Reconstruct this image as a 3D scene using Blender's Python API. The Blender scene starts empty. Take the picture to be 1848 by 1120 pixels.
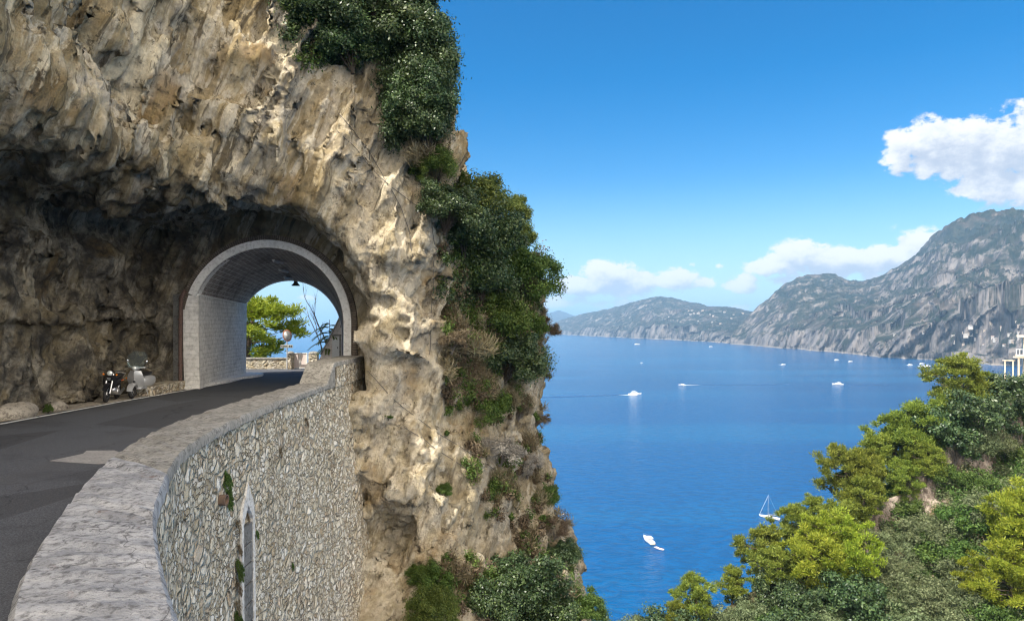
import bpy, bmesh, math, random
import numpy as np
from mathutils import Vector, Matrix
from mathutils.bvhtree import BVHTree

# ------------------------------------------------------------------ camera, sky, sun, exposure
# The camera is the origin; z is height relative to it.  Road lies at -2.55, the sea at -100.
F_PX, CU, CV = 1232.0, 924.0, 585.0          # focal length and principal point in photo pixels
ROAD, SEA = -2.55, -100.0
sc = bpy.context.scene
col = sc.collection
cam_d = bpy.data.cameras.new('camera')
cam_d.sensor_width = 36.0
cam_d.lens = 36.0 * F_PX / 1848.0
cam_d.shift_y = (CV - 560.0) / 1848.0
cam_d.clip_start = 0.1
cam_d.clip_end = 200000.0
cam = bpy.data.objects.new('camera', cam_d)
cam.rotation_euler = (math.pi / 2, 0, 0)
col.objects.link(cam)
sc.camera = cam

SUN_AZ, SUN_EL = math.radians(-132.0), math.radians(55.0)      # azimuth from +Y towards +X
sun_dir = Vector((math.sin(SUN_AZ) * math.cos(SUN_EL), math.cos(SUN_AZ) * math.cos(SUN_EL), math.sin(SUN_EL)))
sun_d = bpy.data.lights.new('sun', 'SUN')
sun_d.energy = 3.0
sun_d.angle = math.radians(0.5)
sun_d.color = (1.0, 0.94, 0.84)
sun = bpy.data.objects.new('sun', sun_d)
sun.rotation_euler = sun_dir.to_track_quat('Z', 'Y').to_euler()
col.objects.link(sun)

sc.view_settings.view_transform = 'Standard'
sc.view_settings.look = 'None'
sc.view_settings.exposure = 1.4
sc.view_settings.gamma = 1.0
sc.view_settings.use_curve_mapping = False
sc.render.engine = 'CYCLES'
sc.cycles.use_denoising = True
sc.cycles.denoising_prefilter = 'ACCURATE'
sc.cycles.filter_width = 1.2
sc.cycles.max_bounces = 6
sc.cycles.diffuse_bounces = 3
sc.cycles.transparent_max_bounces = 12
sc.cycles.volume_bounces = 0
SKY_STRENGTH = 0.15

class NT:
    """a little shorthand for shader nodes"""
    def __init__(self, tree):
        self.t = tree; self.n = tree.nodes; self.l = tree.links
    def _in(self, sock, v):
        if v is None: return
        if hasattr(v, 'is_output'): self.l.new(v, sock)
        else:
            if sock.type == 'RGBA' and hasattr(v, '__len__') and len(v) == 3: v = (*v, 1.0)
            sock.default_value = v
    def node(self, kind, **kw):
        nd = self.n.new(kind)
        for k, v in kw.items(): setattr(nd, k, v)
        return nd
    def math(self, op, a, b=None, c=None, clamp=False):
        nd = self.node('ShaderNodeMath', operation=op, use_clamp=clamp)
        self._in(nd.inputs[0], a); self._in(nd.inputs[1], b)
        if c is not None: self._in(nd.inputs[2], c)
        return nd.outputs[0]
    def vmath(self, op, a, b=None):
        nd = self.node('ShaderNodeVectorMath', operation=op)
        self._in(nd.inputs[0], a); self._in(nd.inputs[1], b)
        return nd.outputs[0]
    def sep(self, v):
        nd = self.node('ShaderNodeSeparateXYZ'); self._in(nd.inputs[0], v); return nd.outputs
    def comb(self, x, y, z):
        nd = self.node('ShaderNodeCombineXYZ')
        for i, q in enumerate((x, y, z)): self._in(nd.inputs[i], q)
        return nd.outputs[0]
    def coord(self, which='Object'):
        return self.node('ShaderNodeTexCoord').outputs[which]
    def geo(self, which): return self.node('ShaderNodeNewGeometry').outputs[which]
    def mapping(self, v, loc=(0, 0, 0), rot=(0, 0, 0), scale=(1, 1, 1)):
        nd = self.node('ShaderNodeMapping'); self._in(nd.inputs[0], v)
        nd.inputs[1].default_value = loc; nd.inputs[2].default_value = rot; nd.inputs[3].default_value = scale
        return nd.outputs[0]
    def noise(self, v, scale=1.0, detail=4.0, rough=0.55, dist=0.0, out='Fac', kind='FBM'):
        nd = self.node('ShaderNodeTexNoise', noise_type=kind)
        self._in(nd.inputs['Vector'], v); self._in(nd.inputs['Scale'], scale)
        nd.inputs['Detail'].default_value = detail; nd.inputs['Roughness'].default_value = rough
        nd.inputs['Distortion'].default_value = dist
        return nd.outputs[out]
    def voronoi(self, v, scale=1.0, feature='F1', out='Distance', rand=1.0):
        nd = self.node('ShaderNodeTexVoronoi', feature=feature)
        self._in(nd.inputs['Vector'], v); nd.inputs['Scale'].default_value = scale
        nd.inputs['Randomness'].default_value = rand
        return nd.outputs[out]
    def ramp(self, fac, stops, interp='LINEAR'):
        nd = self.node('ShaderNodeValToRGB'); nd.color_ramp.interpolation = interp
        cr = nd.color_ramp
        while len(cr.elements) > 1: cr.elements.remove(cr.elements[-1])
        for i, (p, c) in enumerate(stops):
            e = cr.elements[0] if i == 0 else cr.elements.new(p)
            e.position = p
            e.color = (c, c, c, 1) if not hasattr(c, '__len__') else (*c, 1)
        self._in(nd.inputs[0], fac)
        return nd.outputs[0]
    def mix(self, fac, a, b, mode='MIX'):
        nd = self.node('ShaderNodeMix', data_type='RGBA', blend_type=mode)
        self._in(nd.inputs[0], fac); self._in(nd.inputs[6], a); self._in(nd.inputs[7], b)
        return nd.outputs[2]
    def smooth(self, v, lo, hi, to_lo=0.0, to_hi=1.0):
        nd = self.node('ShaderNodeMapRange', interpolation_type='SMOOTHSTEP')
        self._in(nd.inputs[0], v)
        nd.inputs[1].default_value = lo; nd.inputs[2].default_value = hi
        nd.inputs[3].default_value = to_lo; nd.inputs[4].default_value = to_hi
        return nd.outputs[0]
    def bump(self, h, strength=0.5, dist=0.1, normal=None):
        nd = self.node('ShaderNodeBump'); self._in(nd.inputs['Height'], h)
        nd.inputs['Strength'].default_value = strength; nd.inputs['Distance'].default_value = dist
        if normal is not None: self._in(nd.inputs['Normal'], normal)
        return nd.outputs[0]

def new_mat(name):
    m = bpy.data.materials.new(name); m.use_nodes = True
    m.node_tree.nodes.clear()
    nt = NT(m.node_tree)
    out = nt.node('ShaderNodeOutputMaterial')
    return m, nt, out

def principled(nt, out, color, rough=0.7, normal=None, metallic=0.0, spec=None, **kw):
    p = nt.node('ShaderNodeBsdfPrincipled')
    nt._in(p.inputs['Base Color'], color); nt._in(p.inputs['Roughness'], rough)
    p.inputs['Metallic'].default_value = metallic
    if spec is not None: p.inputs['Specular IOR Level'].default_value = spec
    for k, v in kw.items(): nt._in(p.inputs[k.replace('_', ' ')], v)
    if normal is not None: nt._in(p.inputs['Normal'], normal)
    nt.l.new(p.outputs[0], out.inputs[0])
    return p

# --- world: Nishita sky with procedural cumulus placed by compass direction and elevation
world = bpy.data.worlds.new('World'); sc.world = world; world.use_nodes = True
def build_world():
    tr = world.node_tree; tr.nodes.clear(); nt = NT(tr)
    out = nt.node('ShaderNodeOutputWorld'); bg = nt.node('ShaderNodeBackground')
    bg.inputs[1].default_value = SKY_STRENGTH
    sky = nt.node('ShaderNodeTexSky'); sky.sky_type = 'NISHITA'; sky.sun_disc = False
    sky.sun_elevation = SUN_EL; sky.sun_rotation = SUN_AZ
    sky.altitude = 100.0; sky.air_density = 1.0; sky.dust_density = 0.35; sky.ozone_density = 2.2
    d = nt.coord('Generated')
    x, y, z = nt.sep(d)
    az = nt.math('ARCTAN2', x, y)
    el = nt.math('ARCSINE', z)
    hs = nt.node('ShaderNodeHueSaturation'); hs.inputs['Saturation'].default_value = 1.55; hs.inputs['Value'].default_value = 0.44
    nt.l.new(sky.outputs[0], hs.inputs['Color'])
    # clouds: (photo u, v, half width, half height, weight)
    blobs = [(1625,272,40,38,1), (1672,262,60,46,1), (1735,272,85,58,1), (1810,268,75,66,1.05), (1870,262,75,76,1.05), (1950,270,80,70,1),
             (1790,330,80,44,.95), (1870,330,90,40,1), (1835,203,30,13,.7),
             (1405,478,60,25,.95), (1450,464,60,34,1), (1520,474,75,32,.98), (1600,468,66,30,.9), (1665,446,58,34,1), (1650,480,80,26,.9), (1408,505,32,15,.8), (1560,500,60,14,.7),
             (1050,514,50,20,.95), (1098,500,56,30,1.05), (1140,510,65,26,1), (1215,504,60,22,.95), (1262,508,34,16,.75), (1340,511,36,18,.9), (1298,481,16,12,.7), (1250,478,9,8,.6),
             (1015,547,60,17,.75), (1130,552,80,15,.75), (1330,556,34,8,.8), (552,537,22,6,.7), (1610,410,20,12,.45), (700,548,150,12,.5)]
    def density(azs, els):
        n1 = nt.noise(nt.comb(azs, nt.math('MULTIPLY', els, 1.5), 0.3), 20.0, 9.0, 0.62, 0.0)
        n2 = nt.noise(nt.comb(azs, nt.math('MULTIPLY', els, 1.3), 4.7), 62.0, 7.0, 0.64, 0.2)
        m = None
        for (u, v, a, b, w) in blobs:
            caz = math.atan((u - CU) / F_PX); ce = math.atan((CV - v) / F_PX * math.cos(caz))
            ra, rb = a / F_PX * math.cos(caz) ** 2, b / F_PX * math.cos(caz)
            p = nt.math('DIVIDE', nt.math('SUBTRACT', azs, caz), ra)
            q = nt.math('DIVIDE', nt.math('SUBTRACT', els, ce), rb)
            # flatter undersides
            g = nt.math('MULTIPLY', nt.math('POWER', 2.718, nt.math('MULTIPLY', nt.math('ADD', nt.math('MULTIPLY', p, p), nt.math('MULTIPLY', q, q)), -0.72)), w)
            m = g if m is None else nt.math('MAXIMUM', m, g)
        nn = nt.math('ADD', nt.math('MULTIPLY', nt.math('SUBTRACT', n1, 0.5), 1.75), nt.math('MULTIPLY', nt.math('SUBTRACT', n2, 0.5), 0.75))
        return nt.math('ADD', m, nt.math('MULTIPLY', nn, nt.smooth(m, 0.02, 0.6)))
    d0 = density(az, el)
    d1 = density(nt.math('SUBTRACT', az, 0.010), nt.math('ADD', el, 0.018))
    alpha = nt.smooth(d0, 0.40, 0.66)
    alpha = nt.math('MULTIPLY', alpha, 0.97)
    shade = nt.smooth(nt.math('SUBTRACT', d1, nt.math('MULTIPLY', d0, 0.45)), -0.1, 0.75, 1.0, 0.0)
    ccol = nt.mix(shade, (1.55, 1.75, 2.1), (2.85, 2.85, 2.85))
    front = nt.smooth(y, 0.0, 0.1)
    clear = hs.outputs[0]
    clear = nt.mix(nt.smooth(el, 0.22, -0.02, 0.0, 0.80), clear, (1.35, 2.2, 3.0))
    c = nt.mix(nt.math('MULTIPLY', alpha, front), clear, ccol)
    # unseen warm bright cloud, added behind the camera as fill for the shaded rock
    nb = nt.noise(nt.vmath('MULTIPLY', d, (1, 1, 2.2)), 3.0, 7, 0.6, 0.3)
    back = nt.math('MULTIPLY', nt.smooth(y, 0.05, -0.35), nt.smooth(nb, 0.30, 0.52))
    c = nt.mix(nt.math('MULTIPLY', back, nt.smooth(el, 0.0, 0.06)), c, (12.0, 10.5, 8.6))
    nt.l.new(c, bg.inputs[0]); nt.l.new(bg.outputs[0], out.inputs[0])
build_world()

# ------------------------------------------------------------------ numpy noise
rng = np.random.default_rng(7)
_perm = rng.permutation(256).astype(np.int64); _perm = np.concatenate([_perm, _perm, _perm])
_g = rng.normal(size=(256, 3)); _g /= np.linalg.norm(_g, axis=1)[:, None]; _g = _g.astype(np.float32)
def _pn(P):
    i = np.floor(P).astype(np.int64); f = (P - i).astype(np.float32); i &= 255
    u = f * f * f * (f * (f * 6 - 15) + 10)
    res = 0
    for dx in (0, 1):
        for dy in (0, 1):
            for dz in (0, 1):
                h = _perm[_perm[_perm[(i[:, 0] + dx) & 255] + ((i[:, 1] + dy) & 255)] + ((i[:, 2] + dz) & 255)]
                g = _g[h]
                dot = g[:, 0] * (f[:, 0] - dx) + g[:, 1] * (f[:, 1] - dy) + g[:, 2] * (f[:, 2] - dz)
                w = (u[:, 0] if dx else 1 - u[:, 0]) * (u[:, 1] if dy else 1 - u[:, 1]) * (u[:, 2] if dz else 1 - u[:, 2])
                res = res + w * dot
    return res * 1.6
def pnoise(P):
    P = np.asarray(P, dtype=np.float64); out = np.empty(len(P), np.float32)
    for k in range(0, len(P), 400000): out[k:k + 400000] = _pn(P[k:k + 400000])
    return out
def fbm(P, octv=4, gain=0.5, lac=2.03):
    a, s, t = 1.0, 0.0, 0.0
    P = np.array(P, dtype=np.float64)
    for _ in range(octv):
        s = s + a * pnoise(P); t += a; a *= gain; P = P * lac + 17.3
    return s / t
def ridged(P, octv=3, gain=0.5, lac=2.1):
    a, s, t = 1.0, 0.0, 0.0
    P = np.array(P, dtype=np.float64)
    for _ in range(octv):
        s = s + a * (1 - 2 * np.abs(pnoise(P))); t += a; a *= gain; P = P * lac + 9.1
    return s / t
def facets(P, seed=0):
    """fractured planes: every jittered cell carries its own tilted plane and step"""
    rs = np.random.default_rng(seed); T = rs.random((4096, 7)).astype(np.float32)
    P = np.asarray(P, np.float32); out = np.empty(len(P), np.float32)
    for s0 in range(0, len(P), 200000):
        p = P[s0:s0 + 200000]; c0 = np.floor(p).astype(np.int64)
        best = np.full(len(p), 1e9, np.float32); h = np.zeros(len(p), np.float32)
        for dx in (-1, 0, 1):
            for dy in (-1, 0, 1):
                for dz in (-1, 0, 1):
                    c = c0 + np.array([dx, dy, dz])
                    k = (c[:, 0] * 73856093 ^ c[:, 1] * 19349663 ^ c[:, 2] * 83492791) & 4095
                    t = T[k]; d = p - (c + 0.15 + 0.7 * t[:, :3]).astype(np.float32)
                    q = (d * d).sum(1); m = q < best
                    best[m] = q[m]
                    h[m] = ((d * (t[:, 3:6] - 0.5)).sum(1) * 1.3 + (t[:, 6] - 0.5) * 0.9)[m]
        out[s0:s0 + 200000] = h
    return out
def sstep(x, lo, hi):
    t = np.clip((x - lo) / (hi - lo), 0, 1); return t * t * (3 - 2 * t)

# ------------------------------------------------------------------ scene-building helpers
def link(name, mesh, mat=None, parent=None, loc=(0, 0, 0)):
    o = bpy.data.objects.new(name, mesh)
    col.objects.link(o)
    if mat is not None:
        for mm in (mat if isinstance(mat, (list, tuple)) else [mat]): mesh.materials.append(mm)
    o.location = loc
    if parent is not None: o.parent = parent
    return o
def mesh_np(name, V, Fq, smooth=False):
    """fast mesh from vertex array and a quad (or triangle) index array"""
    V = np.asarray(V, np.float32); Fq = np.asarray(Fq, np.int32)
    me = bpy.data.meshes.new(name)
    n, k = Fq.shape
    me.vertices.add(len(V)); me.vertices.foreach_set('co', V.ravel())
    me.loops.add(n * k); me.loops.foreach_set('vertex_index', Fq.ravel())
    me.polygons.add(n)
    me.polygons.foreach_set('loop_start', np.arange(0, n * k, k, dtype=np.int32))
    me.polygons.foreach_set('use_smooth', np.full(n, smooth))
    me.update(calc_edges=True)
    return me
def tag(o, label=None, cat=None, group=None, kind=None):
    if label: o['label'] = label
    if cat: o['category'] = cat
    if group: o['group'] = group
    if kind: o['kind'] = kind
    return o
def empty(name, loc=(0, 0, 0), rz=0.0, label=None, cat=None, group=None):
    o = bpy.data.objects.new(name, None); col.objects.link(o)
    o.location = loc; o.rotation_euler = (0, 0, rz); o.empty_display_size = 0.2
    return tag(o, label, cat, group)
def copy_tree(o, parent=None):
    c = o.copy(); col.objects.link(c)
    if parent is not None:
        c.parent = parent
    for ch in list(o.children): copy_tree(ch, c)
    return c
def ray_of(u, v):
    return Vector(((u - CU) / F_PX, 1.0, -(v - CV) / F_PX))
def at(u, v, y):
    r = ray_of(u, v); return r * y

class MB:
    """collects boxes, tubes, lathes and free faces; build() links them as one mesh object"""
    def __init__(self): self.v = []; self.f = []
    def add(self, vs, fs):
        o = len(self.v); self.v += [tuple(p) for p in vs]; self.f += [tuple(i + o for i in q) for q in fs]
        return self
    def box(self, c, s, rot=None):
        hx, hy, hz = s[0] / 2, s[1] / 2, s[2] / 2
        vs = [Vector((a * hx, b * hy, d * hz)) for d in (-1, 1) for (a, b) in ((-1, -1), (1, -1), (1, 1), (-1, 1))]
        if rot is not None: vs = [rot @ p for p in vs]
        vs = [p + Vector(c) for p in vs]
        return self.add(vs, [(3, 2, 1, 0), (4, 5, 6, 7), (0, 1, 5, 4), (1, 2, 6, 5), (2, 3, 7, 6), (3, 0, 4, 7)])
    def tube(self, pts, rad, n=8, cap=True):
        pts = [Vector(p) for p in pts]
        if not hasattr(rad, '__len__'): rad = [rad] * len(pts)
        vs = []; fs = []
        prev = None
        for i, p in enumerate(pts):
            t = (pts[min(i + 1, len(pts) - 1)] - pts[max(i - 1, 0)])
            if t.length < 1e-9: t = Vector((0, 0, 1))
            t.normalize()
            if prev is None:
                a = t.orthogonal().normalized()
            else:
                a = (prev - t * prev.dot(t))
                a = a.normalized() if a.length > 1e-6 else t.orthogonal().normalized()
            prev = a; b = t.cross(a)
            for k in range(n):
                an = 2 * math.pi * k / n
                vs.append(p + (a * math.cos(an) + b * math.sin(an)) * rad[i])
        for i in range(len(pts) - 1):
            for k in range(n):
                k2 = (k + 1) % n
                fs.append((i * n + k, i * n + k2, (i + 1) * n + k2, (i + 1) * n + k))
        if cap:
            fs.append(tuple(reversed(range(n)))); fs.append(tuple((len(pts) - 1) * n + k for k in range(n)))
        return self.add(vs, fs)
    def lathe(self, prof, c=(0, 0, 0), axis='Z', n=20, scale=(1, 1)):
        """prof: list of (radius, height)"""
        vs = []; fs = []
        for (r, h) in prof:
            for k in range(n):
                an = 2 * math.pi * k / n
                a, b = r * math.cos(an) * scale[0], r * math.sin(an) * scale[1]
                p = {'Z': (a, b, h), 'Y': (a, h, b), 'X': (h, a, b)}[axis]
                vs.append(Vector(p) + Vector(c))
        for i in range(len(prof) - 1):
            for k in range(n):
                k2 = (k + 1) % n
                fs.append((i * n + k, i * n + k2, (i + 1) * n + k2, (i + 1) * n + k))
        if prof[0][0] > 1e-6: fs.append(tuple(reversed(range(n))))
        if prof[-1][0] > 1e-6: fs.append(tuple((len(prof) - 1) * n + k for k in range(n)))
        return self.add(vs, fs)
    def loft(self, rings, closed=True, caps=True):
        n = len(rings[0]); vs = [p for r in rings for p in r]; fs = []
        for i in range(len(rings) - 1):
            for k in range(n if closed else n - 1):
                k2 = (k + 1) % n
                fs.append((i * n + k, i * n + k2, (i + 1) * n + k2, (i + 1) * n + k))
        if caps and closed:
            fs.append(tuple(reversed(range(n)))); fs.append(tuple((len(rings) - 1) * n + k for k in range(n)))
        return self.add(vs, fs)
    def prism(self, outline, axis, a, b):
        """outline of 2-D points extruded along an axis from a to b"""
        def put(p, h): return {'X': (h, p[0], p[1]), 'Y': (p[0], h, p[1]), 'Z': (p[0], p[1], h)}[axis]
        return self.loft([[put(p, a) for p in outline], [put(p, b) for p in outline]])
    def build(self, name, mat=None, parent=None, smooth=False, bevel=0.0, loc=(0, 0, 0)):
        me = bpy.data.meshes.new(name)
        me.from_pydata([tuple(p) for p in self.v], [], self.f)
        bm = bmesh.new(); bm.from_mesh(me)
        bmesh.ops.recalc_face_normals(bm, faces=bm.faces)
        if bevel > 0:
            bmesh.ops.bevel(bm, geom=[e for e in bm.edges if len(e.link_faces) == 2 and e.calc_face_angle(0) > 0.5],
                            offset=bevel, segments=2, profile=0.5, affect='EDGES', clamp_overlap=True)
        if smooth:
            for f_ in bm.faces: f_.smooth = True
            for e in bm.edges:
                if len(e.link_faces) == 2 and e.calc_face_angle(0) > 0.7: e.smooth = False
        bm.to_mesh(me); bm.free()
        return link(name, me, mat, parent, loc)
# ------------------------------------------------------------------ the cliff: a signed-distance field meshed with surface nets
def mat_cliff():
    m, nt, out = new_mat('limestone_cliff')
    P = nt.coord('Object')
    x, y, z = nt.sep(P)
    warp = nt.noise(P, 0.35, 3, 0.5, out='Color')
    W = nt.vmath('ADD', P, nt.vmath('MULTIPLY', nt.vmath('SUBTRACT', warp, (0.5, 0.5, 0.5)), (0.9, 0.9, 0.9)))
    wx, wy, wz = nt.sep(W)
    # streaks lean to the right as they rise
    S = nt.comb(nt.math('SUBTRACT', wx, nt.math('MULTIPLY', wz, 0.42)), wy, nt.math('MULTIPLY', wz, 0.11))
    big = nt.noise(W, 0.32, 5, 0.55)
    mid = nt.noise(W, 1.5, 6, 0.6)
    streak = nt.noise(S, 1.5, 7, 0.66, 0.0)
    fine = nt.noise(P, 7.0, 6, 0.68)
    base = nt.ramp(nt.math('ADD', nt.math('MULTIPLY', big, 0.5), nt.math('MULTIPLY', mid, 0.5)),
                   [(0.28, (0.17, 0.115, 0.05)), (0.40, (0.33, 0.26, 0.14)), (0.50, (0.47, 0.40, 0.26)), (0.60, (0.58, 0.52, 0.41)), (0.74, (0.72, 0.69, 0.61))])
    # pale calcite runs, grey water stains, ochre patches
    c = nt.mix(nt.smooth(streak, 0.50, 0.58, 0.0, 0.9), base, (0.68, 0.62, 0.49))
    c = nt.mix(nt.smooth(nt.noise(S, 2.6, 6, 0.66, 0.0), 0.46, 0.36, 0.0, 0.9), c, (0.13, 0.10, 0.055))
    grey = nt.noise(S, 0.62, 5, 0.64, 0.1)
    c = nt.mix(nt.math('MULTIPLY', nt.smooth(grey, 0.54, 0.66), 0.75), c, (0.27, 0.27, 0.245))
    ochre = nt.noise(W, 0.5, 3, 0.5)
    c = nt.mix(nt.math('MULTIPLY', nt.smooth(ochre, 0.57, 0.70), 0.7), c, (0.27, 0.17, 0.06))
    L = nt.comb(nt.math('SUBTRACT', wx, nt.math('MULTIPLY', wz, 0.42)), wy, nt.math('MULTIPLY', wz, 0.045))
    band = nt.noise(L, 1.15, 5, 0.62)
    high = nt.smooth(z, 1.0, 4.5, 0.35, 1.0)
    c = nt.mix(nt.math('MULTIPLY', nt.smooth(band, 0.54, 0.60), high), c, (0.74, 0.66, 0.48))
    c = nt.mix(nt.math('MULTIPLY', nt.smooth(band, 0.46, 0.41, 0.0, 0.75), high), c, (0.30, 0.23, 0.115))
    c = nt.mix(nt.math('MULTIPLY', nt.smooth(nt.noise(L, 3.4, 4, 0.6), 0.41, 0.35, 0.0, 0.8), high), c, (0.10, 0.085, 0.06))
    # the pier right of the arch is paler
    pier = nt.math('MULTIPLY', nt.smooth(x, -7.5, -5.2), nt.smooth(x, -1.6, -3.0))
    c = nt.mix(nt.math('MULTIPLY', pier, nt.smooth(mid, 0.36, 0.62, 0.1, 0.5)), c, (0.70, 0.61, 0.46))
    # black lichen and soot in the low recess, with the overhang's shade painted in
    recess_stain_shade = nt.math('MULTIPLY', nt.smooth(nt.math('ADD', z, nt.math('MULTIPLY', nt.math('SUBTRACT', mid, 0.5), 3.0)), 5.6, 3.2), nt.smooth(nt.math('ADD', x, nt.math('MULTIPLY', nt.math('SUBTRACT', big, 0.5), 5.0)), -8.2, -10.8))
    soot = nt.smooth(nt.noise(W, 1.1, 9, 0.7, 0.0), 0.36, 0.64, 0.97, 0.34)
    c = nt.mix(nt.math('MULTIPLY', recess_stain_shade, soot), c, (0.042, 0.041, 0.040))
    # dark lichen specks and joints
    lich = nt.noise(P, 3.3, 8, 0.72)
    c = nt.mix(nt.smooth(lich, 0.56, 0.65, 0.0, 0.75), c, (0.055, 0.047, 0.035))
    crack = nt.voronoi(nt.vmath('ADD', S, nt.vmath('MULTIPLY', nt.noise(P, 2.0, 4, 0.6, out='Color'), (0.5, 0.5, 0.5))), 0.75, 'DISTANCE_TO_EDGE')
    c = nt.mix(nt.smooth(fine, 0.35, 0.65, 0.30, 0.0), c, (0.10, 0.08, 0.055))
    # the seaward end is greyer
    sea = nt.smooth(nt.math('ADD', x, nt.math('MULTIPLY', z, -0.12)), -2.6, 0.2)
    c = nt.mix(nt.math('MULTIPLY', sea, 0.45), c, (0.24, 0.215, 0.17))
    pits = nt.smooth(nt.voronoi(W, 2.6, 'SMOOTH_F1'), 0.08, 0.30)
    h = nt.math('ADD', nt.math('MULTIPLY', fine, 0.40), nt.math('ADD', nt.math('MULTIPLY', pits, 0.18), nt.math('MULTIPLY', nt.smooth(crack, 0.0, 0.06), 0.12)))
    h = nt.math('ADD', h, nt.math('MULTIPLY', nt.noise(S, 3.5, 6, 0.68), 1.3))
    h = nt.math('ADD', h, nt.math('MULTIPLY', nt.noise(P, 2.2, 8, 0.7, kind='RIDGED_MULTIFRACTAL'), 0.35))
    # small broken planes
    def planes(vec, sc):
        v = nt.node('ShaderNodeTexVoronoi'); nt._in(v.inputs['Vector'], vec); v.inputs['Scale'].default_value = sc
        dlt = nt.vmath('SUBTRACT', nt.vmath('MULTIPLY', vec, (sc, sc, sc)), nt.vmath('MULTIPLY', v.outputs['Position'], (sc, sc, sc)))
        dp = nt.node('ShaderNodeVectorMath', operation='DOT_PRODUCT'); nt._in(dp.inputs[0], dlt); nt._in(dp.inputs[1], nt.vmath('SUBTRACT', v.outputs['Color'], (0.5, 0.5, 0.5)))
        return dp.outputs['Value']
    S2 = nt.comb(nt.math('SUBTRACT', wx, nt.math('MULTIPLY', wz, 0.42)), wy, nt.math('MULTIPLY', wz, 0.5))
    S2 = nt.vmath('ADD', S2, nt.vmath('MULTIPLY', nt.noise(P, 3.0, 3, 0.6, out='Color'), (0.18, 0.18, 0.18)))
    h = nt.math('ADD', h, nt.math('ADD', nt.math('MULTIPLY', planes(S2, 2.6), 0.8), nt.math('MULTIPLY', planes(S2, 6.5), 0.35)))
    h = nt.math('ADD', h, nt.math('ADD', nt.math('MULTIPLY', nt.noise(P, 22.0, 5, 0.75), 0.30), nt.math('MULTIPLY', nt.noise(S2, 7.0, 6, 0.7, kind='RIDGED_MULTIFRACTAL'), 0.16)))
    n = nt.bump(h, 1.0, 0.17)
    principled(nt, out, c, 0.92, n, spec=0.15)
    return m

CL_KEYS = [  # z, then the plan outline (x, y) at that height
 (17.0, [(-22, -16), (-12.0, -16), (-12.0, 17), (-11.2, 23.0), (-8.2, 24.2), (-6.9, 24.6), (-5.2, 26.6), (-5.4, 28.5), (-5.6, 30), (-5.8, 32), (-6.0, 34), (-8, 34.5), (-9, 34.6), (-14.3, 34.5), (-15.1, 30.5), (-22, 28.0)]),
 (11.0, [(-22, -16), (-11.4, -16), (-11.4, 17), (-10.8, 22.8), (-8.0, 23.7), (-6.4, 24.0), (-4.2, 25.9), (-4.5, 28.5), (-4.8, 30), (-5.0, 32.5), (-5.3, 34.8), (-7.5, 34.5), (-8.6, 34.6), (-14.3, 34.5), (-15.1, 30.5), (-22, 28.0)]),
 (6.5, [(-22, -16), (-11.0, -16), (-11.0, 17), (-10.6, 22.4), (-7.6, 23.4), (-5.9, 23.6), (-2.9, 25.6), (-3.1, 28.5), (-3.1, 31), (-3.0, 33), (-3.6, 36), (-7.3, 34.5), (-8.2, 34.6), (-14.3, 34.5), (-15.1, 30.5), (-22, 28.0)]),
 (3.5, [(-22, -16), (-11.2, -16), (-11.2, 17), (-10.8, 22.4), (-7.4, 23.5), (-5.7, 23.9), (-2.75, 25.5), (-2.5, 28.4), (-0.9, 31), (0.35, 33.2), (-0.2, 36.5), (-7.3, 34.5), (-8.2, 34.6), (-14.3, 34.5), (-15.1, 30.5), (-22, 28.0)]),
 (0.0, [(-22, -16), (-11.2, -16), (-11.2, 17), (-10.8, 22.6), (-7.4, 23.9), (-5.6, 24.2), (-2.85, 25.4), (-2.6, 28.2), (-0.2, 30.6), (1.25, 33.4), (0.6, 36.8), (-7.3, 34.5), (-8.2, 34.6), (-14.3, 34.5), (-15.1, 30.5), (-22, 28.0)]),
 (-4.0, [(-22, -16), (-11.2, -16), (-11.2, 17), (-10.8, 22.6), (-7.4, 24.2), (-5.4, 24.6), (-2.95, 25.2), (-1.9, 27.3), (0.0, 30.2), (1.15, 33.4), (0.8, 37), (-7.3, 37.5), (-8.2, 38.6), (-15.5, 39), (-17, 39), (-22, 39)]),
 (-8.2, [(-22, -16), (-11.2, -16), (-11.2, 17), (-10.8, 22.6), (-7.4, 24.6), (-5.3, 24.8), (-2.8, 24.9), (-1.0, 26.9), (0.7, 29.7), (1.5, 33.4), (1.2, 37), (-7.3, 37.5), (-8.2, 38.6), (-15.5, 39), (-17, 39), (-22, 39)]),
 (-9.4, [(-22, -16), (-11.2, -16), (-11.2, 17), (-10.8, 22.6), (-7.4, 24.3), (-5.2, 24.0), (-2.7, 24.0), (-0.7, 26.4), (1.2, 29.4), (2.1, 33.4), (1.8, 37), (-7.3, 37.5), (-8.2, 38.6), (-15.5, 39), (-17, 39), (-22, 39)]),
 (-10.2, [(-22, -16), (-11.2, -16), (-11.2, 17), (-10.8, 22.6), (-7.4, 23.0), (-5.0, 22.2), (-2.4, 22.4), (0.0, 25.4), (1.7, 29.2), (2.5, 33.4), (2.2, 37), (-7.3, 37.5), (-8.2, 38.6), (-15.5, 39), (-17, 39), (-22, 39)]),
 (-17.0, [(-22, -16), (-11.2, -16), (-11.2, 17), (-10.8, 20.6), (-7.4, 20.6), (-4.0, 20), (-0.8, 20.5), (2.0, 24.4), (3.2, 28.8), (4.2, 33.4), (3.6, 37), (-7.3, 38.5), (-8.2, 39.6), (-15.5, 39), (-17, 39), (-22, 39)]),
]
TERR = [(-22, 1.5), (-2.8, 1.5), (-4.3, 5), (-6.1, 9), (-7.0, 13), (-7.2, 18), (-7.2, 26), (-7.2, 33), (-7.3, 41), (-22, 41)]

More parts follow.
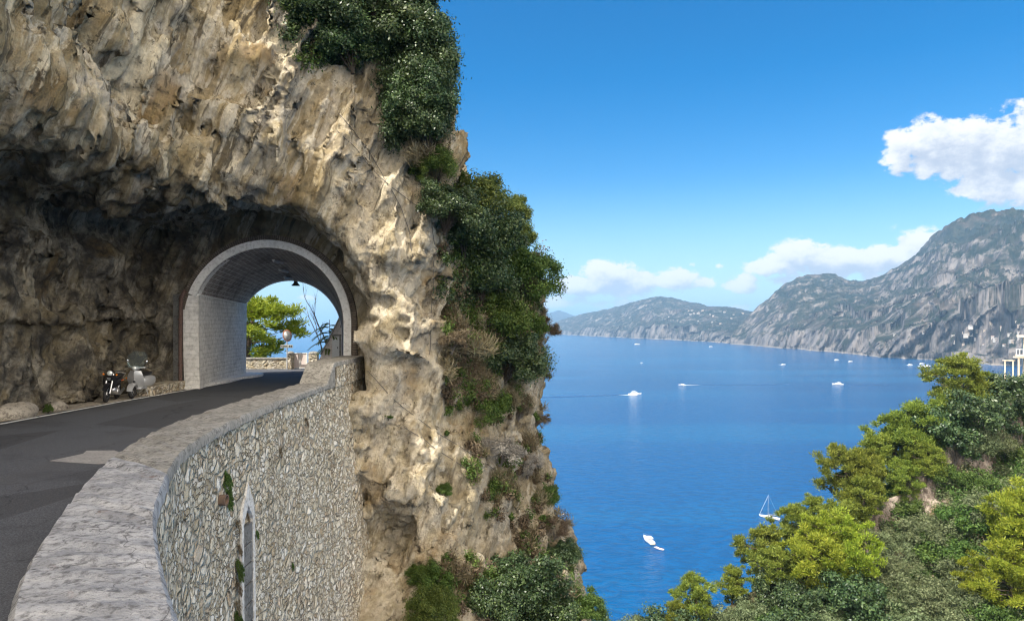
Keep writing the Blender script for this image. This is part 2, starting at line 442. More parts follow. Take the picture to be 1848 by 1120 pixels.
CRACKS = [  # photo points of a crack or hollow, its radius
 ([(600, 110), (618, 180), (640, 255), (672, 315), (695, 370), (705, 430)], 0.30),   # the long cleft left of the buttress
 ([(640, 270), (655, 340), (668, 400)], 0.20),
 ([(182, 65), (195, 95), (205, 130)], 1.05),                                        # the ochre hollow high on the left
 ([(138, 4), (122, 60), (108, 150), (92, 225)], 0.30),
 ([(235, 4), (246, 60), (240, 140)], 0.26),
 ([(330, 165), (400, 185), (455, 180)], 0.20),
 ([(300, 70), (345, 40)], 0.20), ([(30, 190), (70, 110), (85, 40)], 0.20),
 ([(455, 235), (495, 150), (530, 70)], 0.15), ([(395, 250), (425, 170), (470, 90)], 0.15), ([(520, 270), (560, 190)], 0.14), ([(300, 260), (318, 200), (352, 150)], 0.15),
 ([(380, 320), (392, 265)], 0.16), ([(430, 320), (440, 280)], 0.15), ([(200, 290), (215, 215)], 0.16), ([(150, 260), (165, 190)], 0.14), ([(30, 240), (48, 150)], 0.16),
 ([(785, 470), (780, 560), (776, 640)], 0.16), ([(700, 700), (735, 745), (775, 790), (800, 840)], 0.24),
 ([(846, 800), (850, 860), (842, 920)], 0.22), ([(735, 655), (700, 650)], 0.24), ([(820, 930), (815, 1000)], 0.32),
 ([(880, 880), (885, 950), (860, 1010)], 0.28), ([(700, 940), (730, 960)], 0.75), ([(745, 900), (790, 905)], 0.18), ([(760, 690), (790, 672)], 0.2)]
def poly_sdf(px, py, poly):
    poly = np.asarray(poly, np.float32)
    d = np.full(px.shape, 1e9, np.float32); s = np.zeros(px.shape, bool)
    n = len(poly)
    for i in range(n):
        a, b = poly[i], poly[(i + 1) % n]
        ex, ey = b - a
        wx, wy = px - a[0], py - a[1]
        t = np.clip((wx * ex + wy * ey) / max(ex * ex + ey * ey, 1e-9), 0, 1)
        d = np.minimum(d, (wx - ex * t) ** 2 + (wy - ey * t) ** 2)
        c = (a[1] <= py) != (b[1] <= py)
        if abs(ey) > 1e-9: s ^= c & (wx < ex * wy / ey)
    d = np.sqrt(d)
    return np.where(s, -d, d)
def smin(a, b, k):
    h = np.clip(0.5 + 0.5 * (b - a) / k, 0, 1)
    return b + (a - b) * h - k * h * (1 - h)
def smax(a, b, k): return -smin(-a, -b, k)

def tunnel_arch(y):
    """centre x, radius, spring height of the tunnel at depth y"""
    t = np.clip((y - 27.0) / 6.2, -0.3, 1.3)
    return -9.65 - 1.30 * t, 3.02 - 0.33 * t, 0.0 - 0.40 * t

def surface_nets(f, org, h):
    nx, ny, nz = f.shape
    ins = f < 0
    tot = np.zeros((nx - 1, ny - 1, nz - 1), np.int8)
    for dx in (0, 1):
        for dy in (0, 1):
            for dz in (0, 1):
                tot += ins[dx:nx - 1 + dx, dy:ny - 1 + dy, dz:nz - 1 + dz]
    I = np.argwhere((tot > 0) & (tot < 8))
    idx = np.full(tot.shape, -1, np.int32); idx[I[:, 0], I[:, 1], I[:, 2]] = np.arange(len(I))
    cs = {}
    for dx in (0, 1):
        for dy in (0, 1):
            for dz in (0, 1):
                cs[dx, dy, dz] = f[I[:, 0] + dx, I[:, 1] + dy, I[:, 2] + dz]
    acc = np.zeros((len(I), 3), np.float32); cnt = np.zeros(len(I), np.float32)
    corners = list(cs)
    for a in corners:
        for ax in range(3):
            if a[ax] == 0:
                b = list(a); b[ax] = 1; b = tuple(b)
                fa, fb = cs[a], cs[b]
                m = (fa < 0) != (fb < 0)
                t = np.where(m, fa / np.where(m, fa - fb, 1), 0)
                p = np.zeros((len(I), 3), np.float32) + np.array(a, np.float32)
                p[:, ax] = t
                acc[m] += p[m]; cnt[m] += 1
    V = (I + acc / cnt[:, None]) * h + np.array(org)
    quads = []
    for ax in range(3):
        sl0 = [slice(None)] * 3; sl1 = [slice(None)] * 3
        sl0[ax] = slice(0, -1); sl1[ax] = slice(1, None)
        b1, b2 = [(1, 2), (2, 0), (0, 1)][ax]
        chg = ins[tuple(sl0)] != ins[tuple(sl1)]
        E = np.argwhere(chg)
        ok = (E[:, b1] > 0) & (E[:, b2] > 0) & (E[:, b1] < f.shape[b1] - 1) & (E[:, b2] < f.shape[b2] - 1)
        E = E[ok]
        fl = ins[E[:, 0], E[:, 1], E[:, 2]]
        def cell(o1, o2):
            C = E.copy(); C[:, b1] -= o1; C[:, b2] -= o2
            return idx[C[:, 0], C[:, 1], C[:, 2]]
        q = np.stack([cell(1, 1), cell(0, 1), cell(0, 0), cell(1, 0)], 1)
        q[~fl] = q[~fl][:, ::-1]
        quads.append(q)
    Q = np.concatenate(quads); Q = Q[(Q >= 0).all(1)]
    return V, Q

def build_cliff(h, gouges=(), lo=(-20.5, 4.0, -16.5), hi=(4.6, 41.0, 15.5)):
    lo = np.array(lo); hi = np.array(hi)
    n = np.ceil((hi - lo) / h).astype(int)
    xs, ys, zs = [lo[i] + h * np.arange(n[i]) for i in range(3)]
    X, Y = np.meshgrid(xs, ys, indexing='ij')
    X = X.astype(np.float32); Y = Y.astype(np.float32)
    # keys are sampled every few slices and interpolated
    kz = np.array([k[0] for k in CL_KEYS])[::-1]; kp = np.array([k[1] for k in CL_KEYS], np.float32)[::-1]
    f = np.empty(n, np.float32); calm = np.empty(n, np.float32)
    dT = poly_sdf(X, Y, TERR)
    cx, R, sz = tunnel_arch(Y)
    for k, z in enumerate(zs):
        j = int(np.clip(np.searchsorted(kz, z) - 1, 0, len(kz) - 2))
        t = np.clip((z - kz[j]) / (kz[j + 1] - kz[j]), 0, 1)
        d = poly_sdf(X, Y, kp[j] * (1 - t) + kp[j + 1] * t)
        # recess beside the road with its brow, and the alcove round the arch
        rr = np.sqrt((X + 9.6) ** 2 + (0.0 - z) ** 2) if z > 0 else np.abs(X + 9.9) - 0.15
        arch = rr - (4.5 if z > 0 else 4.5)
        wall = np.maximum(np.maximum(-14.0 - X - 0.10 * (z + 2.5), X + 9.6), z - 4.3 - 0.05 * (X + 11) - 0.11 * np.clip(20 - Y, 0, 9))
        void = np.maximum(smin(arch, wall, 0.8), Y - 27.15)
        r2 = np.sqrt((X - cx) ** 2 + (z - sz) ** 2)
        tun = np.where(z > sz, r2, np.abs(X - cx)) - (R + 0.22)
        tun = np.maximum(tun, np.maximum(26.5 - Y, Y - 36.5))
        # unseen top shaped for the light: tall behind to block sun, lower to admit it
        top = np.where(Y < 8, 25.0, 25.0 + (7.9 - 25.0) * sstep(Y, 7.5, 13.2)) ; top = np.maximum(top, np.where(Y > 12, 0.475 * Y + 1.2, 0)); top = np.where(X > -8.5, 30.0, top)
        d = smax(d, z - top, 0.8)
        if z > -2.9:
            d = smax(d, -void, 0.9)
            d = np.maximum(d, -tun)
            # the road beyond the mouth and the drop to its left
            bey = np.maximum(33.6 - Y, np.maximum(X + 6.6, -15.6 - X))
            d = np.maximum(d, -bey) if z < 5 else d
        for (ga, gb, gr) in gouges:
            if min(ga[2], gb[2]) - gr - 0.8 < z < max(ga[2], gb[2]) + gr + 0.8:
                ab = np.array(gb) - np.array(ga); wx, wy, wz = X - ga[0], (Y - ga[1]), z - ga[2]
                ab2 = ab
                t = np.clip((wx * ab2[0] + wy * ab2[1] + wz * ab2[2]) / (max(ab2 @ ab2, 1e-6)), 0, 1)
                q = np.sqrt((wx - ab2[0] * t) ** 2 + (wy - ab2[1] * t) ** 2 + (wz - ab2[2] * t) ** 2) - gr
                d = smax(d, -q, 0.25)
        hole = np.sqrt(((X + 4.3) / 1.2) ** 2 + ((Y - 24.4) / 1.3) ** 2 + ((z + 7.5) / 1.4) ** 2) - 1.0
        d = smax(d, -hole * 1.2, 0.5)
        terr = np.maximum(dT, z + 3.05)
        d = np.minimum(d, terr)
        f[:, :, k] = d
        near = np.minimum(np.abs(tun) , 3.0)
        edge = 0.30 + 0.70 * np.clip(np.abs(arch) / 1.6, 0, 1) if z > -2.5 else 1.0
        edge = np.where((X > -9.6) & (Y > 21) & (Y < 29), edge, 1.0)
        face = np.where((np.abs(Y - 27.15) < 0.9) & (r2 < R + 1.5) , 0.25, 1.0)
        ca = np.clip(near / 1.2, 0.12, 1.0) * face * edge
        if z < -1.9: ca = np.where(dT < 0.5, np.minimum(ca, 0.12 + 0.88 * np.clip((-X - 13.2) / 0.8, 0, 1) * (z > -2.6)), ca)
        calm[:, :, k] = ca
    B = np.argwhere(np.abs(f) < 1.7)
    P = lo + B * h
    x, y, z = P.T
    w = np.stack([fbm(P / 3.7 + o, 2) for o in (0, 31, 67)], 1)
    Pw = P + 0.9 * w
    S = np.stack([Pw[:, 0] - 0.42 * Pw[:, 2], Pw[:, 1], Pw[:, 2] * 0.15], 1)
    upper = sstep(z, 2.5, 5.0); pier = sstep(x, -6.6, -5.4)
    amp = calm[B[:, 0], B[:, 1], B[:, 2]]
    big = fbm(Pw / 4.2, 3)
    flute = 0.6 * ridged(S / 2.0, 3) + 0.55 * ridged(S / 0.8 + 4.0, 2)
    lump = ridged(Pw / 1.9 + 5.0, 3)
    # tilted bedding that leaves ledges
    bed = np.abs(((Pw[:, 2] * 0.85 + Pw[:, 0] * 0.35 + 0.8 * w[:, 1]) / 1.9) % 1.0 - 0.5) * 2 - 0.5
    pits = np.clip(pnoise(Pw / 0.75 + 3.3) - 0.22, 0, 1)
    dn = 1.15 * big + (0.25 + 0.74 * upper) * -flute + (0.36 - 0.28 * upper) * -lump + 0.26 * bed + 0.60 * pits * (0.15 + 0.85 * pier)
    keep = f[B[:, 0], B[:, 1], B[:, 2]] + dn * amp
    f[B[:, 0], B[:, 1], B[:, 2]] = keep
    # close the block at the domain boundary
    for ax in range(3):
        for e in (0, -1):
            s = [slice(None)] * 3; s[ax] = e
            f[tuple(s)] = np.maximum(f[tuple(s)], 0.02)
    V, Q = surface_nets(f, lo, h)
    # fine relief along the normal
    gi = np.clip(((V - lo) / h).round().astype(int), 1, n - 2)
    N = np.stack([f[gi[:, 0] + 1, gi[:, 1], gi[:, 2]] - f[gi[:, 0] - 1, gi[:, 1], gi[:, 2]],
                  f[gi[:, 0], gi[:, 1] + 1, gi[:, 2]] - f[gi[:, 0], gi[:, 1] - 1, gi[:, 2]],
                  f[gi[:, 0], gi[:, 1], gi[:, 2] + 1] - f[gi[:, 0], gi[:, 1], gi[:, 2] - 1]], 1)
    N /= np.linalg.norm(N, axis=1)[:, None] + 1e-6
    am = calm[gi[:, 0], gi[:, 1], gi[:, 2]]
    Sv = np.stack([V[:, 0] - 0.42 * V[:, 2], V[:, 1], V[:, 2] * 0.16], 1)
    up = sstep(V[:, 2], 2.5, 5.0)
    dv = (0.13 - 0.07 * up) * fbm(V / 0.55, 3, 0.62) - (0.12 + 0.10 * up) * ridged(Sv / 0.6, 3)
    if h < 0.2:
        wv = np.stack([fbm(V / 1.1 + o, 2) for o in (3, 41, 87)], 1) * 0.35
        F1 = V + wv; Fs = np.stack([F1[:, 0] - 0.42 * F1[:, 2], F1[:, 1], F1[:, 2] * (0.46 - 0.26 * up)], 1)
        dv = dv * 0.75 + (0.30 - 0.13 * up) * facets(Fs / 1.05, 1) + (0.13 - 0.04 * up) * facets(Fs / 0.42, 2)
    V = V + N * (dv * am)[:, None]
    me = mesh_np('cliff', V, Q, smooth=True)
    return V, Q, me
# a coarse pass finds where the cracks lie on the rock, the fine pass cuts them
_V, _Q, _m = build_cliff(0.3)
bpy.data.meshes.remove(_m)
_bv = BVHTree.FromPolygons(_V.tolist(), _Q.tolist())
gouges = []
for pts, rad in CRACKS:
    H = [_bv.ray_cast(Vector((0, 0, 0)), ray_of(u, v).normalized())[:2] for (u, v) in pts]
    H = [p + n * (rad * 0.25) for (p, n) in H if p is not None and p.y < 34]
    gouges += [(tuple(a), tuple(b), rad) for a, b in zip(H, H[1:]) if (a - b).length < 6]
cliffV, cliffQ, cliff_me = build_cliff(0.105, gouges)
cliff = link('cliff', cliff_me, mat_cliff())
_V, _Q, _m = build_cliff(0.3, (), (-20.5, -14.0, -4.0), (-9.0, 4.3, 25.3))  # unseen rock added behind the camera to keep sun off the parapet
tag(link('cliff_sun_blocker', _m, cliff_me.materials[0]), kind='structure')
tag(cliff, kind='structure')
cliff_bvh = BVHTree.FromPolygons(cliffV.tolist(), cliffQ.tolist())
def hit_cliff(u, v):
    r = ray_of(u, v).normalized()
    p, nrm, i, d = cliff_bvh.ray_cast(Vector((0, 0, 0)), r)
    return p, nrm
# ------------------------------------------------------------------ sea
def mat_sea():
    m, nt, out = new_mat('sea_water')
    P = nt.coord('Object')
    x, y, z = nt.sep(P)
    Q = nt.mapping(P, rot=(0, 0, math.radians(18)), scale=(1, 1.7, 1))
    w1 = nt.noise(Q, 0.13, 5, 0.64, 0.5)
    w2 = nt.noise(Q, 0.35, 4, 0.6, 0.3)
    gust = nt.noise(nt.mapping(P, rot=(0, 0, 0.5), scale=(0.0011, 0.0065, 1)), 1.0, 5, 0.6)
    dist = nt.math('SQRT', nt.math('ADD', nt.math('MULTIPLY', x, x), nt.math('MULTIPLY', y, y)))
    near = nt.smooth(dist, 200.0, 1500.0)
    c = nt.mix(near, (0.0003, 0.066, 0.205), (0.0006, 0.05, 0.155))
    c = nt.mix(nt.smooth(gust, 0.45, 0.60, 0.0, 0.7), c, (0.004, 0.09, 0.225))
    # the wavelet noise darkens the colour, most strongly close by
    c = nt.mix(nt.math('MULTIPLY', nt.smooth(w1, 0.44, 0.56), nt.smooth(dist, 1800.0, 200.0, 0.15, 0.42)), c, (0.0003, 0.035, 0.115))
    h = nt.math('ADD', nt.math('MULTIPLY', w1, 1.0), nt.math('MULTIPLY', w2, 0.30))
    n = nt.bump(h, 0.75, 2.0)
    principled(nt, out, c, 0.16, n, spec=0.3, IOR=1.33)
    return m
def build_sea():
    R = [0, 60, 150, 400, 1200, 4000, 12000, 45000]; n = 96
    V = [(0, 0, SEA)]; F = []
    for r in R[1:]:
        for k in range(n): V.append((r * math.cos(2 * math.pi * k / n), r * math.sin(2 * math.pi * k / n), SEA))
    me = bpy.data.meshes.new('sea')
    F += [(0, 1 + k, 1 + (k + 1) % n) for k in range(n)]
    for i in range(len(R) - 2):
        for k in range(n):
            a = 1 + i * n; b = a + n; k2 = (k + 1) % n
            F.append((a + k, b + k, b + k2, a + k2))
    me.from_pydata(V, [], F)
    return tag(link('sea', me, mat_sea()), kind='structure')
build_sea()

# ------------------------------------------------------------------ road, markings, shoulder
WALL_OUT = [(0.9, -0.6), (-0.25, 1.5), (-1.35, 3.0), (-2.13, 4.26), (-2.62, 5.05), (-3.22, 6.1), (-3.72, 7.1), (-4.42, 8.8), (-4.95, 10.4), (-5.36, 12.66), (-5.66, 15.9), (-5.80, 19.0), (-5.84, 21.7), (-5.82, 24.0), (-5.80, 26.6)]
WALL_IN = [(0.1, -1.3), (-1.1, 1.2), (-2.3, 3.0), (-3.14, 4.26), (-3.66, 5.12), (-4.34, 6.5), (-5.0, 8.0), (-5.72, 9.9), (-6.18, 11.6), (-6.5, 13.6), (-6.68, 16.5), (-6.72, 19), (-6.70, 21.5), (-6.66, 24.0), (-6.62, 26.6)]
def resample(pts, n):
    """Catmull-Rom through pts, n samples"""
    P = [Vector((p[0], p[1], 0)) for p in pts]; out = []
    m = len(P) - 1
    for i in range(n):
        s = i / (n - 1) * m; k = min(int(s), m - 1); t = s - k
        p0, p1, p2, p3 = P[max(k - 1, 0)], P[k], P[k + 1], P[min(k + 2, m)]
        out.append(0.5 * ((2 * p1) + (p2 - p0) * t + (2 * p0 - 5 * p1 + 4 * p2 - p3) * t * t + (3 * p1 - p0 - 3 * p2 + p3) * t ** 3))
    return out
def mat_asphalt():
    m, nt, out = new_mat('asphalt')
    P = nt.coord('Object')
    g = nt.noise(P, 55.0, 3, 0.7); b = nt.noise(P, 0.5, 5, 0.6); tr = nt.noise(nt.mapping(P, scale=(1.1, 0.08, 1)), 1.0, 4, 0.6)
    c = nt.mix(nt.smooth(g, 0.35, 0.7), (0.052, 0.056, 0.065), (0.14, 0.147, 0.162))
    c = nt.mix(nt.smooth(tr, 0.5, 0.65, 0, 0.35), c, (0.085, 0.085, 0.088))
    c = nt.mix(nt.smooth(b, 0.52, 0.68, 0, 0.45), c, (0.036, 0.037, 0.041))
    rep = nt.voronoi(nt.mapping(P, scale=(0.28, 0.11, 1)), 1.0, 'F1', 'Color')
    c = nt.mix(nt.smooth(nt.sep(rep)[0], 0.70, 0.72, 0, 0.5), c, (0.042, 0.043, 0.046))
    c = nt.mix(nt.smooth(nt.noise(P, 14.0, 6, 0.75), 0.60, 0.72, 0, 0.5), c, (0.13, 0.125, 0.115))
    cr = nt.voronoi(nt.vmath('ADD', P, nt.vmath('MULTIPLY', nt.noise(P, 1.2, 4, 0.6, out='Color'), (1.2, 1.2, 0))), 0.32, 'DISTANCE_TO_EDGE')
    c = nt.mix(nt.smooth(cr, 0.008, 0.0, 0, 0.45), c, (0.012, 0.012, 0.012))
    principled(nt, out, c, 0.85, nt.bump(g, 0.6, 0.01), spec=0.3)
    return m
def mat_paint():
    m, nt, out = new_mat('road_paint')
    P = nt.coord('Object')
    g = nt.noise(P, 9.0, 6, 0.7)
    c = nt.mix(nt.smooth(g, 0.50, 0.66), (0.72, 0.72, 0.70), (0.22, 0.22, 0.22))
    principled(nt, out, c, 0.7, nt.bump(g, 0.3, 0.004))
    return m
def mat_concrete(name, col1, col2, dark, scale=1.0, bumpd=0.02, rust=None, stretch=(1, 1, 1)):
    m, nt, out = new_mat(name)
    P = nt.mapping(nt.coord('Object'), scale=stretch)
    a = nt.noise(P, 1.3 * scale, 8, 0.68, 0.3); b = nt.noise(P, 9.0 * scale, 6, 0.7); s = nt.noise(P, 34 * scale, 4, 0.7)
    c = nt.mix(nt.smooth(a, 0.36, 0.62), col1, col2)
    c = nt.mix(nt.smooth(b, 0.46, 0.66, 0, 0.75), c, dark)
    c = nt.mix(nt.smooth(s, 0.56, 0.7, 0, 0.6), c, dark)
    ck = nt.voronoi(nt.vmath('ADD', P, nt.vmath('MULTIPLY', nt.noise(P, 1.5, 4, 0.65, out='Color'), (0.8, 0.8, 0.8))), 0.55 * scale, 'DISTANCE_TO_EDGE')
    c = nt.mix(nt.smooth(ck, 0.010, 0.0, 0.0, 0.6 if bumpd >= 0.02 else 0.0), c, tuple(q * 0.45 for q in dark))
    if rust is not None:
        r = nt.noise(P, 2.2 * scale, 7, 0.7, 0.4)
        c = nt.mix(nt.smooth(r, 0.60, 0.70, 0, 0.6), c, rust)
    h = nt.math('ADD', nt.math('MULTIPLY', b, 0.7), nt.math('MULTIPLY', s, 0.5))
    principled(nt, out, c, 0.92, nt.bump(h, 0.8, bumpd), spec=0.2)
    return m
M_asphalt = mat_asphalt(); M_paint = mat_paint()
M_shoulder = mat_concrete('dusty_shoulder', (0.30, 0.27, 0.22), (0.42, 0.38, 0.31), (0.12, 0.10, 0.08))
M_patch = mat_concrete('cement_patch', (0.30, 0.29, 0.28), (0.36, 0.35, 0.33), (0.2, 0.2, 0.2), 2.0, 0.006)
def sheet(name, left, right, z, mat, kind='structure', nx=6):
    """a surface between two lines of plan points"""
    V = []; F = []
    for a, b in zip(left, right):
        for k in range(nx + 1):
            t = k / nx; V.append((a[0] + (b[0] - a[0]) * t, a[1] + (b[1] - a[1]) * t, z))
    for i in range(len(left) - 1):
        for k in range(nx):
            q = i * (nx + 1) + k
            F.append((q, q + 1, q + nx + 2, q + nx + 1))
    me = bpy.data.meshes.new(name); me.from_pydata(V, [], F)
    return tag(link(name, me, mat), kind=kind)
def line_left(y):   # the white edge line beside the cliff
    pts = [(-6, -11.2), (4, -12.2), (10, -12.75), (17.3, -12.98), (22.9, -12.78), (26.6, -12.45), (29.5, -12.30), (32.0, -12.55), (33.2, -13.2)]
    for (a, xa), (b, xb) in zip(pts, pts[1:]):
        if y <= b: return xa + (xb - xa) * (y - a) / (b - a)
    return pts[-1][1]
EDGE = [(-0.5, -6), (-0.6, -1.3)] + [(p[0] + 0.1, p[1]) for p in WALL_IN[1:]] + [(-6.8, 29), (-7.4, 33), (-7.9, 36), (-8.2, 40)]
def edge_x(y):
    for a, b in zip(EDGE, EDGE[1:]):
        if y <= b[1]: return a[0] + (b[0] - a[0]) * (y - a[1]) / (b[1] - a[1])
    return EDGE[-1][0]
ysr = [-6 + 0.5 * i for i in range(93)]
sheet('road', [(-15.5 if y > 33 else -13.9, y) for y in ysr], [(edge_x(y), y) for y in ysr], ROAD, M_asphalt)
def jit(y, s): return 0.05 * math.sin(y * 3.1 + s) + 0.04 * math.sin(y * 7.7 + 2 * s) + 0.10 * math.sin(y * 0.9 + s)
ysl = [4 + 0.25 * i for i in range(98)]
sheet('road_shoulder', [(-14.6, y) for y in ysl], [(line_left(y) - 0.22 + jit(y, 0.4) * 0.5, y) for y in ysl], ROAD + 0.02, M_shoulder)
ysm = [-4 + 0.25 * i for i in range(149)]
sheet('road_marking', [(line_left(y) - 0.085, y) for y in ysm], [(line_left(y) + 0.085, y) for y in ysm], ROAD + 0.026, M_paint, nx=1)
me = bpy.data.meshes.new('road_patch')
pp = [at(u, v, 2.543 * F_PX / (v - CV)) for (u, v) in ((88, 831), (112, 826), (150, 818), (156, 812.5), (206, 812), (215, 815), (196, 836), (176, 837), (130, 834))]
me.from_pydata([(p.x, p.y, ROAD + 0.007) for p in pp], [], [tuple(range(len(pp)))])
tag(link('road_patch', me, M_patch), kind='structure')

# ------------------------------------------------------------------ retaining wall of rubble stone with its concrete parapet
def mat_rubble(name='rubble_stone', sc_=3.9, pale=(0.56, 0.54, 0.48)):
    m, nt, out = new_mat(name)
    uv = nt.node('ShaderNodeUVMap').outputs[0]
    P = nt.coord('Object')
    wob = nt.vmath('MULTIPLY', nt.vmath('SUBTRACT', nt.noise(uv, 2.6, 4, 0.6, out='Color'), (0.5, 0.5, 0.5)), (0.32, 0.32, 0))
    U = nt.vmath('ADD', nt.vmath('MULTIPLY', uv, (0.85, 1.15, 1)), wob)
    e1 = nt.voronoi(U, sc_, 'DISTANCE_TO_EDGE'); c1 = nt.voronoi(U, sc_, 'F1', 'Color')
    e2 = nt.voronoi(U, sc_ * 2.1, 'DISTANCE_TO_EDGE'); c2 = nt.voronoi(U, sc_ * 2.1, 'F1', 'Color')
    sel = nt.smooth(nt.noise(uv, 1.6, 2, 0.5), 0.46, 0.50)
    e = nt.mix(sel, e1, nt.math('MULTIPLY', e2, 2.0)); cc = nt.mix(sel, c1, c2)
    r, g, b = nt.sep(cc)
    stone = nt.ramp(r, [(0.0, (0.36, 0.29, 0.18)), (0.25, (0.56, 0.49, 0.35)), (0.5, (0.68, 0.62, 0.48)), (0.75, (pale[0] * 1.32, pale[1] * 1.24, pale[2] * 1.10)), (1.0, (0.84, 0.80, 0.70))])
    stone = nt.mix(nt.smooth(g, 0.8, 0.95, 0, 0.7), stone, (0.42, 0.31, 0.20))
    weather = nt.noise(P, 9.0, 7, 0.7)
    stone = nt.mix(nt.smooth(weather, 0.50, 0.70, 0, 0.6), stone, (0.15, 0.13, 0.10))
    stone = nt.mix(nt.smooth(nt.noise(P, 26.0, 4, 0.7), 0.5, 0.66, 0, 0.45), stone, (0.75, 0.74, 0.72))
    dirt = nt.noise(nt.mapping(P, scale=(1, 1, 0.3)), 0.7, 6, 0.65)
    stone = nt.mix(nt.smooth(dirt, 0.5, 0.68, 0, 0.55), stone, (0.22, 0.17, 0.11))
    mort = nt.smooth(nt.math('ADD', e, nt.math('MULTIPLY', nt.math('SUBTRACT', weather, 0.5), 0.12)), 0.018, 0.07)
    mortcol = nt.mix(nt.smooth(nt.noise(P, 1.1, 4, 0.6), 0.32, 0.54), (0.085, 0.068, 0.048), (0.37, 0.335, 0.265))
    c = nt.mix(mort, mortcol, stone)
    x, y, z = nt.sep(P)
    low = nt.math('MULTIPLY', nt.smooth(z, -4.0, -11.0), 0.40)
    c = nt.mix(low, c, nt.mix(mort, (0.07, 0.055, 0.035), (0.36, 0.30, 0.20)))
    h = nt.math('ADD', nt.math('MULTIPLY', nt.smooth(e, 0.0, 0.22), nt.math('ADD', 0.7, nt.math('MULTIPLY', b, 0.8))), nt.math('MULTIPLY', weather, 0.4))
    principled(nt, out, c, 0.92, nt.bump(h, 1.0, 0.09), spec=0.15)
    return m
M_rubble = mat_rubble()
M_coping = mat_concrete('parapet_concrete', (0.30, 0.305, 0.315), (0.52, 0.52, 0.52), (0.10, 0.10, 0.10), 1.25, 0.035, (0.22, 0.13, 0.10), (1.0, 1.35, 1))
M_coping2 = mat_concrete('weathered_parapet_concrete', (0.27, 0.26, 0.23), (0.37, 0.355, 0.32), (0.10, 0.095, 0.085), 1.2, 0.03, (0.2, 0.15, 0.1))
TOP = -1.85
NW = 150
wo, wi = resample(WALL_OUT, NW), resample(WALL_IN, NW)
wall = empty('retaining_wall', (-4.3, 8.6, ROAD), label='long curving rubble stone retaining wall with pale concrete parapet along the road edge', cat='wall')
WO = Vector(wall.location)
def batter(y): return 0.095 * min(max((y - 13.5) / 11.0, 0.0), 1.0)
def wall_bits():
    # outer rubble face, battered and gently lumpy
    zs = np.concatenate([np.linspace(TOP - 0.16, -17, 190)])
    Vs, UV = [], []
    s = 0.0
    no = []
    for i in range(NW):
        t = (wo[min(i + 1, NW - 1)] - wo[max(i - 1, 0)]).normalized()
        no.append(Vector((t.y, -t.x, 0)))
    n2 = NW * 3
    fine = resample([(p.x, p.y) for p in wo], n2); finen = [no[min(int(i / (n2 - 1) * (NW - 1)), NW - 1)] for i in range(n2)]
    arr = np.zeros((n2, len(zs), 3)); uvs = np.zeros((n2, len(zs), 2))
    for i in range(n2):
        if i: s += (fine[i] - fine[i - 1]).length
        bat = batter(fine[i].y) * (TOP - zs) - 0.05
        arr[i, :, 0] = fine[i].x + finen[i].x * bat; arr[i, :, 1] = fine[i].y + finen[i].y * bat; arr[i, :, 2] = zs
        uvs[i, :, 0] = s; uvs[i, :, 1] = zs
    A = arr.reshape(-1, 3)
    nn = np.repeat(np.array([[q.x, q.y, 0] for q in finen]), len(zs), 0)
    slot = (np.abs(A[:, 1] - 14.35) < 0.31) & (A[:, 2] < -3.98)
    A[slot] -= nn[slot] * 0.30
    A = A + nn * (0.05 * fbm(A / 0.45, 3, 0.6) + 0.05 * fbm(A / 2.5, 2))[:, None]
    idx = np.arange(n2 * len(zs)).reshape(n2, len(zs))
    Q = np.stack([idx[:-1, :-1], idx[:-1, 1:], idx[1:, 1:], idx[1:, :-1]], -1).reshape(-1, 4)
    me = mesh_np('stone_face', A - np.array(WO), Q, True)
    ul = me.uv_layers.new(name='UVMap')
    ul.data.foreach_set('uv', uvs.reshape(-1, 2)[Q.ravel()].astype(np.float32).ravel())
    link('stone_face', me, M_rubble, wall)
    # inner (road side) face and parapet coping: near part broader and paler, far part narrower with a lip
    def coping(name, i0, i1, mat, over, th, zt):
        rings = []
        for i in range(i0, i1 + 1):
            o, n_ = wo[i], no[i]; q = wi[i]
            wv = (q - o).normalized()
            rr = 0.012 * math.sin(i * 1.7) + 0.008 * math.sin(i * 4.1)
            a = o - wv * over; b = q + wv * 0.02
            ring = []
            prof = [(0.0, -th), (0.0, -0.05), (0.045, 0.0)]
            for (d_, dz) in prof: p = a + wv * d_; ring.append((p.x - WO.x, p.y - WO.y, zt + dz + rr - WO.z))
            for tt in (0.25, 0.5, 0.75):
                p = a.lerp(b, tt); hh = 0.02 * math.sin(tt * math.pi)
                ring.append((p.x - WO.x, p.y - WO.y, zt + hh + rr + 0.012 * math.sin(i * 2.3 + tt * 9) - WO.z))
            for (d_, dz) in ((0.05, 0.0), (0.0, -0.06), (0.0, ROAD - zt - 0.05)):
                p = b - wv * d_; ring.append((p.x - WO.x, p.y - WO.y, zt + dz + (rr if dz > -0.3 else 0) - WO.z))
            rings.append(ring)
        mb = MB(); mb.loft(rings, closed=True, caps=True)
        return mb.build(name, mat, wall, smooth=True)
    joint = 73
    coping('parapet_coping', 0, joint, M_coping, 0.06, 0.20, TOP)
    coping('parapet_coping', joint, 128, M_coping2, 0.03, 0.17, TOP - 0.015)
    # raised end block at the tunnel
    ib = 123
    def outer_at(y):
        for k in range(NW - 1):
            if wo[k].y <= y <= wo[k + 1].y:
                t = (y - wo[k].y) / (wo[k + 1].y - wo[k].y); return wo[k].lerp(wo[k + 1], t).x
        return wo[-1].x
    prof = [(21.6, TOP - 0.0), (22.35, -1.29), (22.5, -1.25), (26.6, -1.22), (26.75, -1.3), (26.75, ROAD - 0.1), (21.6, ROAD - 0.1)]
    mb = MB()
    L, R = [], []
